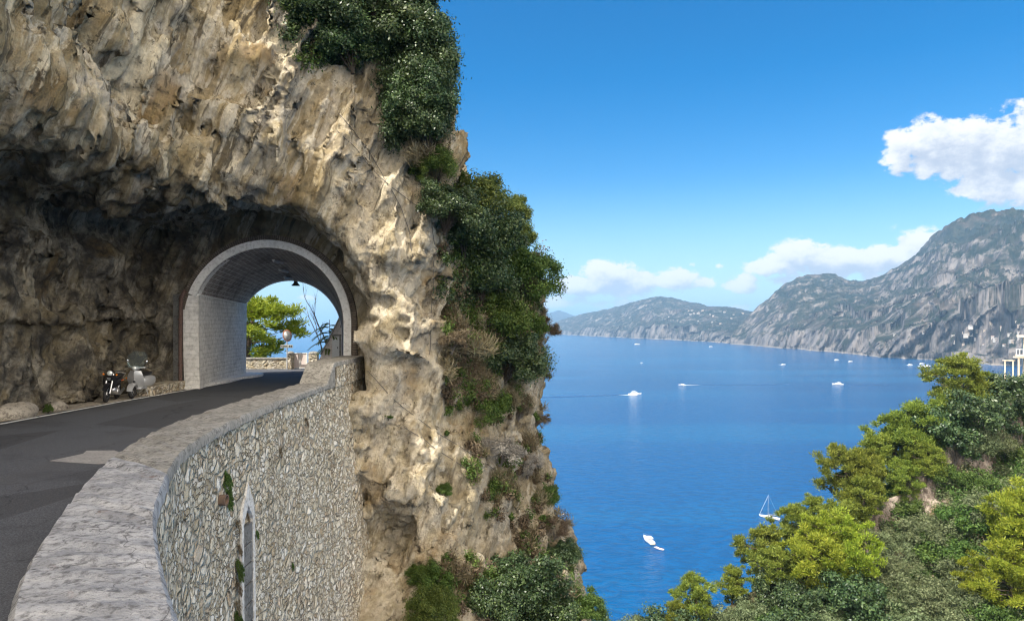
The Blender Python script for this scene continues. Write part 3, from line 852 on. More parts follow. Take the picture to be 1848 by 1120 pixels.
    for (y, z) in prof:
        xo = outer_at(min(y, 26.6)) + 0.03
        bat = 0.02
        R.append((xo - bat - WO.x, y - WO.y, max(z, TOP - 0.2) - WO.z)); L.append((xo - 0.93 - WO.x, y - WO.y, z - WO.z))
    mb.loft([L, R])
    mb.build('end_block', M_coping2, wall, bevel=0.03)
    # rubble cladding on the outer cheek of the end block
    ys = np.linspace(22.45, 26.6, 90); zz = np.linspace(-1.38, TOP - 0.22, 22)
    A = np.array([[outer_at(y) + 0.035 + 0.02 * max(0, (TOP - z)), y, z - (0.06 + 0.06 * math.sin(y * 9) if k == 0 else 0)] for y in ys for k, z in enumerate(zz)])
    A[:, 0] += 0.03 * fbm(A / 0.3, 3)
    idx = np.arange(len(A)).reshape(len(ys), len(zz))
    Q = np.stack([idx[:-1, :-1], idx[:-1, 1:], idx[1:, 1:], idx[1:, :-1]], -1).reshape(-1, 4)
    me = mesh_np('block_facing', A - np.array(WO), Q, True)
    ul = me.uv_layers.new(name='UVMap'); ul.data.foreach_set('uv', (A[:, 1:3][Q.ravel()] + 30).astype(np.float32).ravel())
    link('block_facing', me, M_rubble, wall)
    # end return of the wall against the rock
    mb = MB(); mb.loft([[(outer_at(26.5) + batter(26.5) * (TOP - z) - 0.05 - WO.x, 26.58 - WO.y, z - WO.z), (outer_at(26.5) + batter(26.5) * (TOP - z) - 0.05 - WO.x, 27.2 - WO.y, z - WO.z), (-7.0 - WO.x, 27.2 - WO.y, z - WO.z), (-7.0 - WO.x, 26.58 - WO.y, z - WO.z)] for z in (TOP, -17)])
    mb.build('wall_core', M_coping2, wall)
    # arched slot filled with grey blocks
    def face_pt(y, z, out=0.0):
        return Vector((outer_at(y) + batter(y) * (TOP - z) - 0.05 + out, y, z))
    yc, hw, zspr = 14.35, 0.36, -4.15
    tr = MB()
    path = [(-hw - .06, -17.0), (-hw - .06, zspr)] + [(math.cos(math.pi - math.pi * k / 8) * (hw + .06), zspr + math.sin(math.pi * k / 8) * 0.62 + (0.22 if k == 4 else 0)) for k in range(1, 8)] + [(hw + .06, zspr), (hw + .06, -17.0)]
    inn = [(p[0] * (hw - .06) / (hw + .06), (zspr - 0.05 + (p[1] - zspr) * 0.55 - 0.05) if p[1] > zspr else p[1]) for p in path]
    rings = []
    for (a, za), (b, zb) in zip(path, inn):
        rings.append([tuple(face_pt(yc + a, za, -0.05) - WO), tuple(face_pt(yc + a, za, 0.035) - WO), tuple(face_pt(yc + b, zb, 0.035) - WO), tuple(face_pt(yc + b, zb, -0.05) - WO)])
    tr.loft(rings)
    niche = tr.build('niche_surround', M_white2, wall, smooth=False)
    zb = zspr - 0.05
    k = 0
    bl = MB()
    while zb > -14:
        hgt = 0.42
        c = face_pt(yc, zb - hgt / 2, 0.0) - WO
        bl.box((c.x - 0.035, c.y, c.z), (0.10, 2 * (hw - .09), hgt - 0.025)); zb -= hgt; k += 1
    bl.build('niche_blocks', M_block, wall, bevel=0.012)
M_white2 = mat_concrete('white_render', (0.58, 0.57, 0.54), (0.70, 0.69, 0.66), (0.30, 0.28, 0.24), 1.4, 0.015)
M_block = mat_concrete('grey_block', (0.15, 0.15, 0.145), (0.21, 0.21, 0.20), (0.07, 0.07, 0.065), 1.5, 0.03)
wall_bits()
# ------------------------------------------------------------------ tunnel: vault, side wall, arch ring, brick surround
def mat_brick(name, c1, c2, mortar, sx=1.0, sy=1.0, msize=0.02, soot=0.0):
    m, nt, out = new_mat(name)
    uv = nt.node('ShaderNodeUVMap').outputs[0]; P = nt.coord('Object')
    b = nt.node('ShaderNodeTexBrick')
    nt._in(b.inputs['Vector'], nt.vmath('ADD', uv, nt.vmath('MULTIPLY', nt.vmath('SUBTRACT', nt.noise(uv, 2.5, 3, 0.6, out='Color'), (0.5, 0.5, 0.5)), (0.12, 0.07, 0))))
    nt._in(b.inputs['Color1'], c1); nt._in(b.inputs['Color2'], c2); nt._in(b.inputs['Mortar'], mortar)
    b.inputs['Scale'].default_value = 1.0; b.inputs['Mortar Size'].default_value = msize
    b.inputs['Brick Width'].default_value = sx; b.inputs['Row Height'].default_value = sy
    w = nt.noise(P, 5.0, 7, 0.7); w2 = nt.noise(P, 0.8, 5, 0.6)
    c = nt.mix(nt.smooth(w, 0.42, 0.68, 0, 0.55), b.outputs[0], tuple(q * 0.45 for q in c1))
    c = nt.mix(nt.smooth(w2, 0.45, 0.68, 0, soot), c, (0.03, 0.028, 0.027))
    h = nt.math('ADD', nt.math('MULTIPLY', nt.math('SUBTRACT', 1.0, b.outputs['Fac']), 0.8), nt.math('MULTIPLY', w, 0.6))
    principled(nt, out, c, 0.88, nt.bump(h, 0.9, 0.03), spec=0.2)
    return m
M_vault = mat_brick('vault_brick', (0.33, 0.295, 0.27), (0.43, 0.39, 0.355), (0.74, 0.72, 0.68), 0.42, 0.21, 0.014, 0.4)
M_ashlar = mat_brick('whitewashed_ashlar', (0.84, 0.83, 0.80), (0.78, 0.77, 0.74), (0.66, 0.65, 0.62), 0.38, 0.17, 0.007, 0.16)
M_redbrick = mat_brick('old_red_brick', (0.23, 0.19, 0.155), (0.15, 0.125, 0.10), (0.06, 0.055, 0.05), 0.45, 0.085, 0.012, 0.55)
M_ring = mat_concrete('painted_arch', (0.76, 0.76, 0.74), (0.84, 0.84, 0.82), (0.52, 0.51, 0.48), 1.0, 0.006)
M_pipe = mat_concrete('rusty_pipe', (0.11, 0.07, 0.06), (0.15, 0.10, 0.085), (0.05, 0.04, 0.035), 3.0, 0.004)
tun = empty('tunnel', (-9.65, 27.0, ROAD), label='short road tunnel with white rimmed brick vault and whitewashed side wall', cat='tunnel')
TO = Vector(tun.location)
def uv_grid(name, A, UVs, mat, parent, org, smooth=True):
    n, m_ = A.shape[:2]
    idx = np.arange(n * m_).reshape(n, m_)
    Q = np.stack([idx[:-1, :-1], idx[1:, :-1], idx[1:, 1:], idx[:-1, 1:]], -1).reshape(-1, 4)
    me = mesh_np(name, A.reshape(-1, 3) - np.array(org), Q, smooth)
    ul = me.uv_layers.new(name='UVMap'); ul.data.foreach_set('uv', UVs.reshape(-1, 2)[Q.ravel()].astype(np.float32).ravel())
    return link(name, me, mat, parent)
def tunnel_bits():
    Y0, Y1 = 26.95, 34.2
    ys = np.linspace(Y0, Y1, 24)
    SPR = 1.15                                   # height where the white side wall ends on the left
    A = np.zeros((len(ys), 60, 3)); U = np.zeros((len(ys), 60, 2))
    W = np.zeros((len(ys), 16, 3)); UW = np.zeros((len(ys), 16, 2))
    for i, y in enumerate(ys):
        cx, R, sz = tunnel_arch(np.array(y)); cx, R, sz = float(cx), float(R), float(sz)
        th0 = math.pi - math.asin((SPR - 0.15 * (y - 27) / 6.2 - sz) / R)
        for k in range(60):
            if k < 46:
                t = th0 + (0.0 - th0) * k / 45
                A[i, k] = (cx + R * math.cos(t), y, sz + R * math.sin(t)); U[i, k] = (y, R * (th0 - t))
            else:
                z = sz - (sz - ROAD + 0.1) * (k - 45) / 14; A[i, k] = (cx + R, y, z); U[i, k] = (y, R * th0 + sz - z)
        xl = cx + R * math.cos(th0); zt = sz + R * math.sin(th0)
        for k in range(16):
            f = k / 15; z = zt + (ROAD - 0.1 - zt) * f
            flare = 0.08 + 0.10 * f * f * max(0.0, 1 - (y - 27) / 5) - 0.12 * math.sin(math.pi * (y - 27) / 7.2) * f
            W[i, k] = (xl + flare - 0.05 * f, y, z); UW[i, k] = (y, z)
    uv_grid('vault', A, U, M_vault, tun, TO)
    uv_grid('side_wall', W[:, ::-1], UW[:, ::-1], M_ashlar, tun, TO)
    # ledge on top of the side wall, and its near and far ends
    mb = MB()
    mb.loft([[tuple(Vector((W[i, 0, 0] - 0.25, ys[i], W[i, 0, 2])) - TO), tuple(Vector((W[i, 0, 0] - 0.25, ys[i], W[i, 0, 2] + 0.05)) - TO),
              tuple(Vector((W[i, 0, 0] + 0.04, ys[i], W[i, 0, 2] + 0.04)) - TO), tuple(Vector((W[i, 0, 0] + 0.04, ys[i], W[i, 0, 2] - 0.02)) - TO)] for i in range(len(ys))])
    mb.build('wall_ledge', M_ring, tun)
    for i, yy in ((0, -0.012), (len(ys) - 1, 0.012)):
        E = np.zeros((16, 2, 3)); UE = np.zeros((16, 2, 2))
        for k in range(16):
            E[k, 0] = W[i, k] + np.array([0, yy, 0]); E[k, 1] = (W[i, k, 0] - 0.62, ys[i] + yy, W[i, k, 2]); UE[k, 0] = (0, W[i, k, 2]); UE[k, 1] = (0.62, W[i, k, 2])
        uv_grid('wall_end', E if i == 0 else E[::-1], UE if i == 0 else UE[::-1], M_ashlar, tun, TO)
    # white painted ring on the mouth
    def arc_band(name, r0, r1, y0, y1, t0, t1, mat, zfoot=None, n=56, uvs=False, cx=-9.65, sz=0.0):
        rings = []
        ts = [t0 + (t1 - t0) * k / n for k in range(n + 1)]
        for t in ts:
            c, s = math.cos(t), math.sin(t)
            rings.append([(cx + r0 * c, y0, sz + r0 * s), (cx + r1 * c, y0, sz + r1 * s), (cx + r1 * c, y1, sz + r1 * s), (cx + r0 * c, y1, sz + r0 * s)])
        if zfoot is not None:
            rings.append([(cx + r0, y0, zfoot), (cx + r1, y0, zfoot), (cx + r1, y1, zfoot), (cx + r0, y1, zfoot)])
        rings = [[tuple(Vector(p) - TO) for p in r] for r in rings]
        mb = MB(); mb.loft(rings)
        o = mb.build(name, mat, tun)
        if uvs:
            me = o.data; ul = me.uv_layers.new(name='UVMap')
            for lp in me.loops:
                p = me.vertices[lp.vertex_index].co
                a = math.atan2(p.z + TO.z - sz, p.x + TO.x - cx); r = math.hypot(p.z + TO.z - sz, p.x + TO.x - cx)
                ul.data[lp.index].uv = (r + p.y * 0.3, a * (r0 + r1) / 2)
        return o
    arc_band('arch_ring', 3.02, 3.32, 26.86, 27.3, math.radians(158.5), 0.0, M_ring, -1.25)
    arc_band('brick_surround', 3.322, 3.52, 26.93, 27.6, math.radians(170), 0.0, M_redbrick, ROAD, uvs=True)
    arc_band('exit_ring', 2.66, 2.9, 34.0, 34.35, math.radians(158), 0.0, M_ring, ROAD, cx=-11.15, sz=-0.48)
    # rough backing between the surround and the rock
    mb = MB()
    mb.box(Vector((-13.15, 27.3, -0.7)) - TO, (0.55, 0.5, 3.8)); mb.build('brick_jamb', M_block, tun)
    mb = MB(); mb.tube([Vector((-12.98, 26.72, ROAD)) - TO, Vector((-12.98, 26.72, -0.4)) - TO, Vector((-12.95, 26.72, 1.05)) - TO, Vector((-12.78, 26.7, 1.32)) - TO], 0.075, 10)
    for z in (-1.6, 0.2): mb.lathe([(0.10, -0.04), (0.10, 0.04)], Vector((-12.98, 26.72, z)) - TO, n=10)
    mb.build('drainpipe', M_pipe, tun, smooth=True)
    # kerb along the left wall, curling round its far end
    mb = MB()
    pts = [(line_left(y) - 0.12, y) for y in np.linspace(26.7, 31.5, 14)] + [(-12.35, 32.6), (-12.3, 33.6), (-12.55, 34.4), (-13.1, 34.9), (-13.9, 35.0)]
    pts = [(p.x, p.y) for p in resample(pts, 40)]
    rings = []
    for i, p in enumerate(pts):
        a = Vector(pts[max(i - 1, 0)]); b = Vector(pts[min(i + 1, len(pts) - 1)]); t = (b - a).normalized(); nn = Vector((-t.y, t.x))
        q = Vector(p)
        rings.append([(q.x, q.y, ROAD), (q.x, q.y, ROAD + 0.10), ((q + nn * 0.9).x, (q + nn * 0.9).y, ROAD + 0.12), ((q + nn * 0.9).x, (q + nn * 0.9).y, ROAD)])
    rings = [[tuple(Vector(p) - TO) for p in r] for r in rings]
    mb.loft(rings); mb.build('kerb', M_ring, tun)
tunnel_bits()
# ------------------------------------------------------------------ mountains across the bay
def mat_mountain():
    m, nt, out = new_mat('mountain_rock_and_scrub')
    P = nt.coord('Object'); N = nt.geo('Normal'); nx_, ny_, nz_ = nt.sep(N); x, y, z = nt.sep(P)
    a = nt.noise(P, 0.006, 8, 0.66); b = nt.noise(P, 0.022, 7, 0.7); s = nt.noise(nt.mapping(P, scale=(1, 1, 0.22)), 0.02, 6, 0.66)
    veg = nt.mix(nt.smooth(b, 0.4, 0.65), (0.012, 0.019, 0.013), (0.034, 0.038, 0.024))
    veg = nt.mix(nt.smooth(a, 0.52, 0.66, 0, 0.8), veg, (0.07, 0.057, 0.05))
    rock = nt.mix(nt.smooth(s, 0.40, 0.62), (0.036, 0.035, 0.037), (0.19, 0.172, 0.162))
    k = nt.math('ADD', nt.math('MULTIPLY', nt.math('SUBTRACT', nz_, 0.70), -1.7), nt.math('MULTIPLY', nt.math('SUBTRACT', nt.math('ADD', nt.math('MULTIPLY', b, 0.55), nt.math('MULTIPLY', s, 0.45)), 0.5), 4.2))
    k = nt.math('ADD', k, nt.smooth(z, -60.0, -98.0, 0.0, 0.55))
    k = nt.math('SUBTRACT', k, nt.smooth(z, 300.0, 360.0, 0.0, 0.6))
    c = nt.mix(nt.smooth(k, -0.45, 0.45), veg, rock)
    c = nt.mix(nt.smooth(z, -94.0, -98.0), c, (0.24, 0.215, 0.19))
    h = nt.math('ADD', b, nt.math('MULTIPLY', s, 0.8))
    principled(nt, out, c, 0.95, nt.bump(h, 0.8, 12.0), spec=0.05)
    return m
M_mount = mat_mountain()
def interp(tab, q, k): return np.interp(q, [t[0] for t in tab], [t[k] for t in tab])
def mountain(name, tab, nu, nt_, seed, rough, back=0.45):
    """tab rows: photo column, coast depth, ridge row, ridge depth"""
    us = np.linspace(tab[0][0], tab[-1][0], nu)
    dc, vr, dr = interp(tab, us, 1), interp(tab, us, 2), interp(tab, us, 3)
    ts = np.concatenate([np.linspace(-0.02, 1, nt_), np.linspace(1.03, 1 + back, nt_ // 4)])
    Uu, T = np.meshgrid(us, ts, indexing='ij')
    Dc, Vr, Dr = dc[:, None] + 0 * T, vr[:, None] + 0 * T, dr[:, None] + 0 * T
    D = Dc + (Dr - Dc) * T
    X = (Uu - CU) / F_PX * D; Y = D
    H = -(Vr - CV) / F_PX * Dr - SEA
    tt = np.clip(T, 0, 1)
    base = 0.17 * sstep(tt, 0.0, 0.07) + 0.83 * (0.55 * tt + 0.45 * tt ** 1.8)
    Z = SEA + H * np.where(T <= 1, base, 1 - 1.4 * (T - 1)) - 30 * (T < 0)
    P = np.stack([X, Y, Z], -1).reshape(-1, 3)
    Q2 = P / 330.0; Q2[:, 2] *= 0.25
    g = ridged(Q2 + seed, 5, 0.55) ; g2 = fbm(P / 700.0 + seed, 4, 0.55); g3 = ridged(P / 90.0 + seed, 4, 0.6)
    env = (np.clip(np.sin(np.clip(T, 0.0, 1.0) * math.pi * 0.5 + 0.08), 0, 1) * (0.14 + 0.86 * np.clip(1.0 - T, 0, 1) ** 0.6)).ravel()
    Hh = H.ravel()
    P[:, 2] += env * Hh * rough * (0.40 * g + 0.24 * g2 + 0.20 * g3)
    Pf = P.copy(); Pf[:, 2] *= 0.5
    P[:, 2] += np.clip(1.08 - T.ravel(), 0.04, 1) * (T.ravel() > 0.01) * (0.13 * Hh * facets(Pf / 260.0, 3) + 0.055 * Hh * facets(Pf / 95.0, 4))
    # terraces of cliff bands
    st = 62.0 + 0 * Hh
    q = P[:, 2] / st + 0.55 * g2; fl = np.floor(q); fr = q - fl
    P[:, 2] += 0.22 * (sstep(fr, 0.25, 0.7) - fr) * st * np.clip(env * 2, 0, 1)
    # gullies push the face in and out
    push = (0.16 * g + 0.06 * g3) * (Dr - Dc).ravel() * np.clip(1.1 - T.ravel(), 0, 1) * 0.75
    dirv = np.stack([(Uu.ravel() - CU) / F_PX, np.ones(Uu.size)], 1); dirv /= np.linalg.norm(dirv, axis=1)[:, None]
    P[:, :2] += dirv * push[:, None]
    n, k = Uu.shape
    Zg = P[:, 2].reshape(n, k); nb = np.full_like(Zg, -1e9)
    for sx, sy in ((1, 0), (-1, 0)):
        nb = np.maximum(nb, np.roll(Zg, (sx * 2, sy), (0, 1)))
    Zg[3:-3] = np.minimum(Zg[3:-3], nb[3:-3] + 2.0); P[:, 2] = Zg.ravel()
    idx = np.arange(n * k).reshape(n, k)
    Fq = np.stack([idx[:-1, :-1], idx[1:, :-1], idx[1:, 1:], idx[:-1, 1:]], -1).reshape(-1, 4)
    me = mesh_np(name, P, Fq, True)
    o = tag(link(name, me, M_mount), kind='structure')
    return o, BVHTree.FromPolygons(P.tolist(), Fq.tolist())
dco = lambda v: 100.0 * F_PX / (v - CV)
T_near = [(1318, dco(620.5), 606, 3480), (1345, dco(622.5), 578, 3650), (1365, dco(624.5), 560, 3700), (1380, dco(626), 546, 3750), (1405, dco(628), 526, 3800), (1440, dco(631.5), 508, 3850),
          (1475, dco(635), 505, 3900), (1505, dco(638), 503, 3900), (1530, dco(640.5), 510, 3850), (1555, dco(643), 514, 3800), (1590, dco(646.5), 508, 3700), (1625, dco(650), 488, 3550),
          (1660, dco(653), 463, 3450), (1690, dco(655), 438, 3350), (1720, dco(657), 416, 3250), (1750, dco(659), 404, 3200), (1780, dco(661), 398, 3150), (1848, dco(666), 392, 3050), (1950, dco(672), 378, 2900), (2150, dco(682), 395, 2700), (2500, dco(695), 430, 2500)]
T_head = [(960, 8000, 598, 8400), (984, 7600, 590, 7900), (1005, dco(603.0), 581, 7700), (1030, dco(604.5), 572, 7500), (1060, dco(606), 566, 7200), (1090, dco(607.5), 561, 6900), (1120, dco(609), 554, 6500), (1150, dco(610.5), 545, 6200),
          (1185, dco(612.5), 538, 6000), (1215, dco(614), 542, 5900), (1240, dco(615.5), 546, 5700), (1280, dco(618), 553, 5400), (1310, dco(620), 555, 5200), (1355, dco(623.5), 563, 5000), (1420, dco(628), 560, 4900), (1480, dco(632), 575, 4900)]
T_far = [(930, 11800, 585.2, 13200), (965, 11800, 575, 13200), (985, 11600, 567, 13000), (1008, 11400, 560, 13000), (1040, 11400, 571, 13000), (1075, 11400, 580, 13000), (1130, 11600, 586, 13000)]
mtn_near, bvh_near = mountain('mountain', T_near, 760, 220, 3.0, 1.0)
mtn_head, bvh_head = mountain('headland', T_head, 420, 120, 11.0, 0.8)
mtn_far, _ = mountain('distant_hills', T_far, 120, 40, 21.0, 0.5)

# ------------------------------------------------------------------ the wooded spur on the right
RIDGE = [(700, 1420, 60), (900, 1270, 66), (1050, 1195, 70), (1180, 1152, 75), (1300, 1108, 80), (1420, 1020, 85), (1500, 935, 88), (1600, 875, 90), (1660, 800, 91), (1710, 760, 93), (1770, 718, 96), (1848, 680, 100), (2000, 620, 105), (2300, 540, 120), (2700, 500, 140)]
_rx = [(u - CU) / F_PX * d for (u, v, d) in RIDGE]; _rz = [-(v - CV) / F_PX * d for (u, v, d) in RIDGE]; _ry = [d for (_, _, d) in RIDGE]
def mat_hill():
    m, nt, out = new_mat('dry_hillside')
    P = nt.coord('Object'); nx_, ny_, nz_ = nt.sep(nt.geo('Normal'))
    a = nt.noise(P, 0.33, 7, 0.66); b = nt.noise(nt.mapping(P, scale=(1, 1, 0.5)), 0.9, 8, 0.70)
    grass = nt.mix(nt.smooth(a, 0.46, 0.64), (0.045, 0.06, 0.022), (0.16, 0.13, 0.07))
    rock = nt.mix(nt.smooth(b, 0.38, 0.62), (0.12, 0.095, 0.08), (0.40, 0.34, 0.29))
    rock = nt.mix(nt.smooth(a, 0.55, 0.68, 0, 0.8), rock, (0.24, 0.14, 0.08))
    k = nt.math('ADD', nz_, nt.math('MULTIPLY', nt.math('SUBTRACT', a, 0.5), 0.8))
    c = nt.mix(nt.smooth(k, 0.52, 0.78), rock, grass)
    c = nt.mix(nt.smooth(nt.noise(P, 5.0, 6, 0.7), 0.52, 0.66, 0, 0.55), c, (0.06, 0.05, 0.03))
    principled(nt, out, c, 0.95, nt.bump(nt.math('ADD', b, a), 1.0, 0.3), spec=0.1)
    return m
def build_hill():
    xs = np.arange(-8, 170, 0.5); ys = np.arange(24, 190, 0.5)
    X, Y = np.meshgrid(xs, ys, indexing='ij')
    yr = np.interp(X, _rx, _ry); zr = np.interp(X, _rx, _rz)
    s = yr - Y
    # rock bluff below the tree line between the two ends of the spur
    pxu = CU + X / np.maximum(Y, 1) * F_PX
    mask = sstep(pxu, 1490, 1570) * 3.6 + 2.0 * sstep(pxu, 1640, 1720)
    n0 = fbm(np.stack([X, Y, 0 * X], -1).reshape(-1, 3) / 9.0, 3).reshape(X.shape)
    bl = sstep(s + 4.5 * n0, 4.4, 6.2)
    Z = zr - np.where(s > 0, 0.12 * np.minimum(s, 4) + 0.34 * np.clip(s - 4, 0, 60) + mask * bl, -1.05 * s)
    P = np.stack([X, Y, Z], -1).reshape(-1, 3)
    P[:, 2] += 0.9 * fbm(P / 7.0, 4)
    rr = (bl * (1 - bl) * 4).ravel()
    P += (np.stack([ridged(P / 2.3 + o, 3) for o in (1, 5, 8)], 1)) * (0.18 + 1.25 * rr)[:, None] * np.array([0.6, 1.0, 0.5])
    P[:, :3] += np.stack([0.25 * facets(P / 1.9, 5), -0.9 * facets(P / 1.9, 6), 0.35 * facets(P / 1.9, 7)], 1) * rr[:, None]
    P[:, 2] = np.maximum(P[:, 2], SEA - 4)
    n, k = X.shape
    idx = np.arange(n * k).reshape(n, k)
    Fq = np.stack([idx[:-1, :-1], idx[1:, :-1], idx[1:, 1:], idx[:-1, 1:]], -1).reshape(-1, 4)
    me = mesh_np('hillside', P, Fq, True)
    tag(link('hillside', me, mat_hill()), kind='structure')
    return BVHTree.FromPolygons(P.tolist(), Fq.tolist())
hill_bvh = build_hill()
def hit_hill(u, v):
    p, n, i, d = hill_bvh.ray_cast(Vector((0, 0, 0)), ray_of(u, v).normalized())
    return p, n
# ------------------------------------------------------------------ plants
def mat_leaf(name, stops, trans=0.35, rough=0.55, vary=0.25, sheen=0.25):
    m, nt, out = new_mat(name)
    r = nt.geo('Random Per Island')
    P = nt.coord('Object')
    a = nt.noise(P, 0.8, 3, 0.6)
    oi = nt.node('ShaderNodeObjectInfo').outputs['Random']
    k = nt.math('ADD', nt.math('MULTIPLY', r, 0.6), nt.math('MULTIPLY', nt.math('SUBTRACT', a, 0.3), 0.9))
    c = nt.ramp(k, stops)
    hs = nt.node('ShaderNodeHueSaturation')
    nt._in(hs.inputs['Color'], c); nt._in(hs.inputs['Value'], nt.math('ADD', 1.0 - vary / 2, nt.math('MULTIPLY', oi, vary)))
    nt._in(hs.inputs['Hue'], nt.math('ADD', 0.485, nt.math('MULTIPLY', oi, 0.03)))
    p = nt.node('ShaderNodeBsdfPrincipled')
    nt.l.new(hs.outputs[0], p.inputs['Base Color']); p.inputs['Roughness'].default_value = rough
    p.inputs['Specular IOR Level'].default_value = sheen
    t = nt.node('ShaderNodeBsdfTranslucent'); nt.l.new(hs.outputs[0], t.inputs[0])
    mx = nt.node('ShaderNodeMixShader'); mx.inputs[0].default_value = trans
    nt.l.new(p.outputs[0], mx.inputs[1]); nt.l.new(t.outputs[0], mx.inputs[2]); nt.l.new(mx.outputs[0], out.inputs[0])
    return m
def mat_bark(name, a, b):
    m, nt, out = new_mat(name)
    P = nt.mapping(nt.coord('Object'), scale=(1, 1, 0.25))
    n = nt.noise(P, 14.0, 6, 0.7)
    principled(nt, out, nt.mix(n, a, b), 0.95, nt.bump(n, 1.0, 0.03), spec=0.1)
    return m
L_pine = mat_leaf('pine_needles', [(0.0, (0.05, 0.08, 0.014)), (0.4, (0.14, 0.185, 0.026)), (0.75, (0.25, 0.29, 0.045)), (1.0, (0.34, 0.34, 0.075))], 0.35)
L_brightpine = mat_leaf('bright_pine_needles', [(0.0, (0.09, 0.13, 0.014)), (0.4, (0.22, 0.29, 0.026)), (1.0, (0.42, 0.44, 0.055))], 0.4)
L_oak = mat_leaf('dark_oak_leaves', [(0.0, (0.022, 0.045, 0.022)), (0.5, (0.05, 0.088, 0.034)), (0.85, (0.11, 0.16, 0.05)), (1.0, (0.22, 0.26, 0.08))], 0.25, 0.4, sheen=0.4)
L_olive = mat_leaf('grey_olive_leaves', [(0.0, (0.06, 0.085, 0.04)), (0.5, (0.13, 0.165, 0.075)), (1.0, (0.25, 0.28, 0.15))], 0.3)
L_shrub = mat_leaf('green_shrub_leaves', [(0.0, (0.03, 0.06, 0.014)), (0.5, (0.075, 0.135, 0.028)), (1.0, (0.18, 0.25, 0.055))], 0.35)
L_light = mat_leaf('light_green_leaves', [(0.0, (0.05, 0.085, 0.02)), (0.5, (0.11, 0.16, 0.035)), (1.0, (0.24, 0.29, 0.07))], 0.4)
L_dry = mat_leaf('dry_grass_blades', [(0.0, (0.13, 0.10, 0.055)), (0.5, (0.24, 0.20, 0.12)), (1.0, (0.36, 0.32, 0.21))], 0.3)
L_grey = mat_leaf('grey_dry_twigs', [(0.0, (0.14, 0.12, 0.11)), (0.5, (0.25, 0.23, 0.20)), (1.0, (0.36, 0.34, 0.30))], 0.2)
L_brown = mat_leaf('brown_heath', [(0.0, (0.08, 0.06, 0.035)), (0.5, (0.15, 0.115, 0.07)), (1.0, (0.24, 0.20, 0.13))], 0.25)
B_dark = mat_bark('dark_stem_bark', (0.03, 0.025, 0.02), (0.07, 0.06, 0.05)); B_pine = mat_bark('pine_bark', (0.06, 0.045, 0.035), (0.15, 0.115, 0.09)); B_grey = mat_bark('grey_bark', (0.10, 0.09, 0.08), (0.22, 0.20, 0.18))

def leaves(clumps, size, aspect, rs, shell=0.45, up=0.25, jitter=0.6, mode='leaf'):
    """leaf-sized rhombic faces spread through ellipsoidal clumps -> V, F arrays"""
    Vs = []
    for (c, r, n) in clumps:
        d = rs.normal(size=(n, 3)); d /= np.linalg.norm(d, axis=1)[:, None]
        rad = (shell + (1 - shell) * rs.random(n)) ** 0.7
        # ragged outline
        rad *= 1 + 0.24 * rs.normal(size=n)
        p = np.array(c) + d * rad[:, None] * np.array(r)
        if mode == 'leaf':
            nrm = d + jitter * rs.normal(size=(n, 3)) + np.array([0, 0, up]); nrm /= np.linalg.norm(nrm, axis=1)[:, None]
            t = np.cross(nrm, rs.normal(size=(n, 3))); t /= np.linalg.norm(t, axis=1)[:, None]
        else:   # needle tufts and blades point outwards and up
            t = d + np.array([0, 0, up]) + jitter * rs.normal(size=(n, 3)); t /= np.linalg.norm(t, axis=1)[:, None]
            nrm = np.cross(t, rs.normal(size=(n, 3))); nrm /= np.linalg.norm(nrm, axis=1)[:, None]
        b = np.cross(nrm, t)
        s = size * (0.6 + 0.8 * rs.random(n))[:, None]
        w = s * aspect
        Vs.append(np.stack([p - t * s * 0.5, p + b * w * 0.5 + t * s * 0.05, p + t * s * 0.5, p - b * w * 0.5 + t * s * 0.05], 1).reshape(-1, 3))
    V = np.concatenate(Vs); F = np.arange(len(V)).reshape(-1, 4)
    return V, F
def leaf_obj(name, clumps, size, aspect, mat, rs, parent=None, **kw):
    V, F = leaves(clumps, size, aspect, rs, **kw)
    return link(name, mesh_np(name, V, F, False), mat, parent)

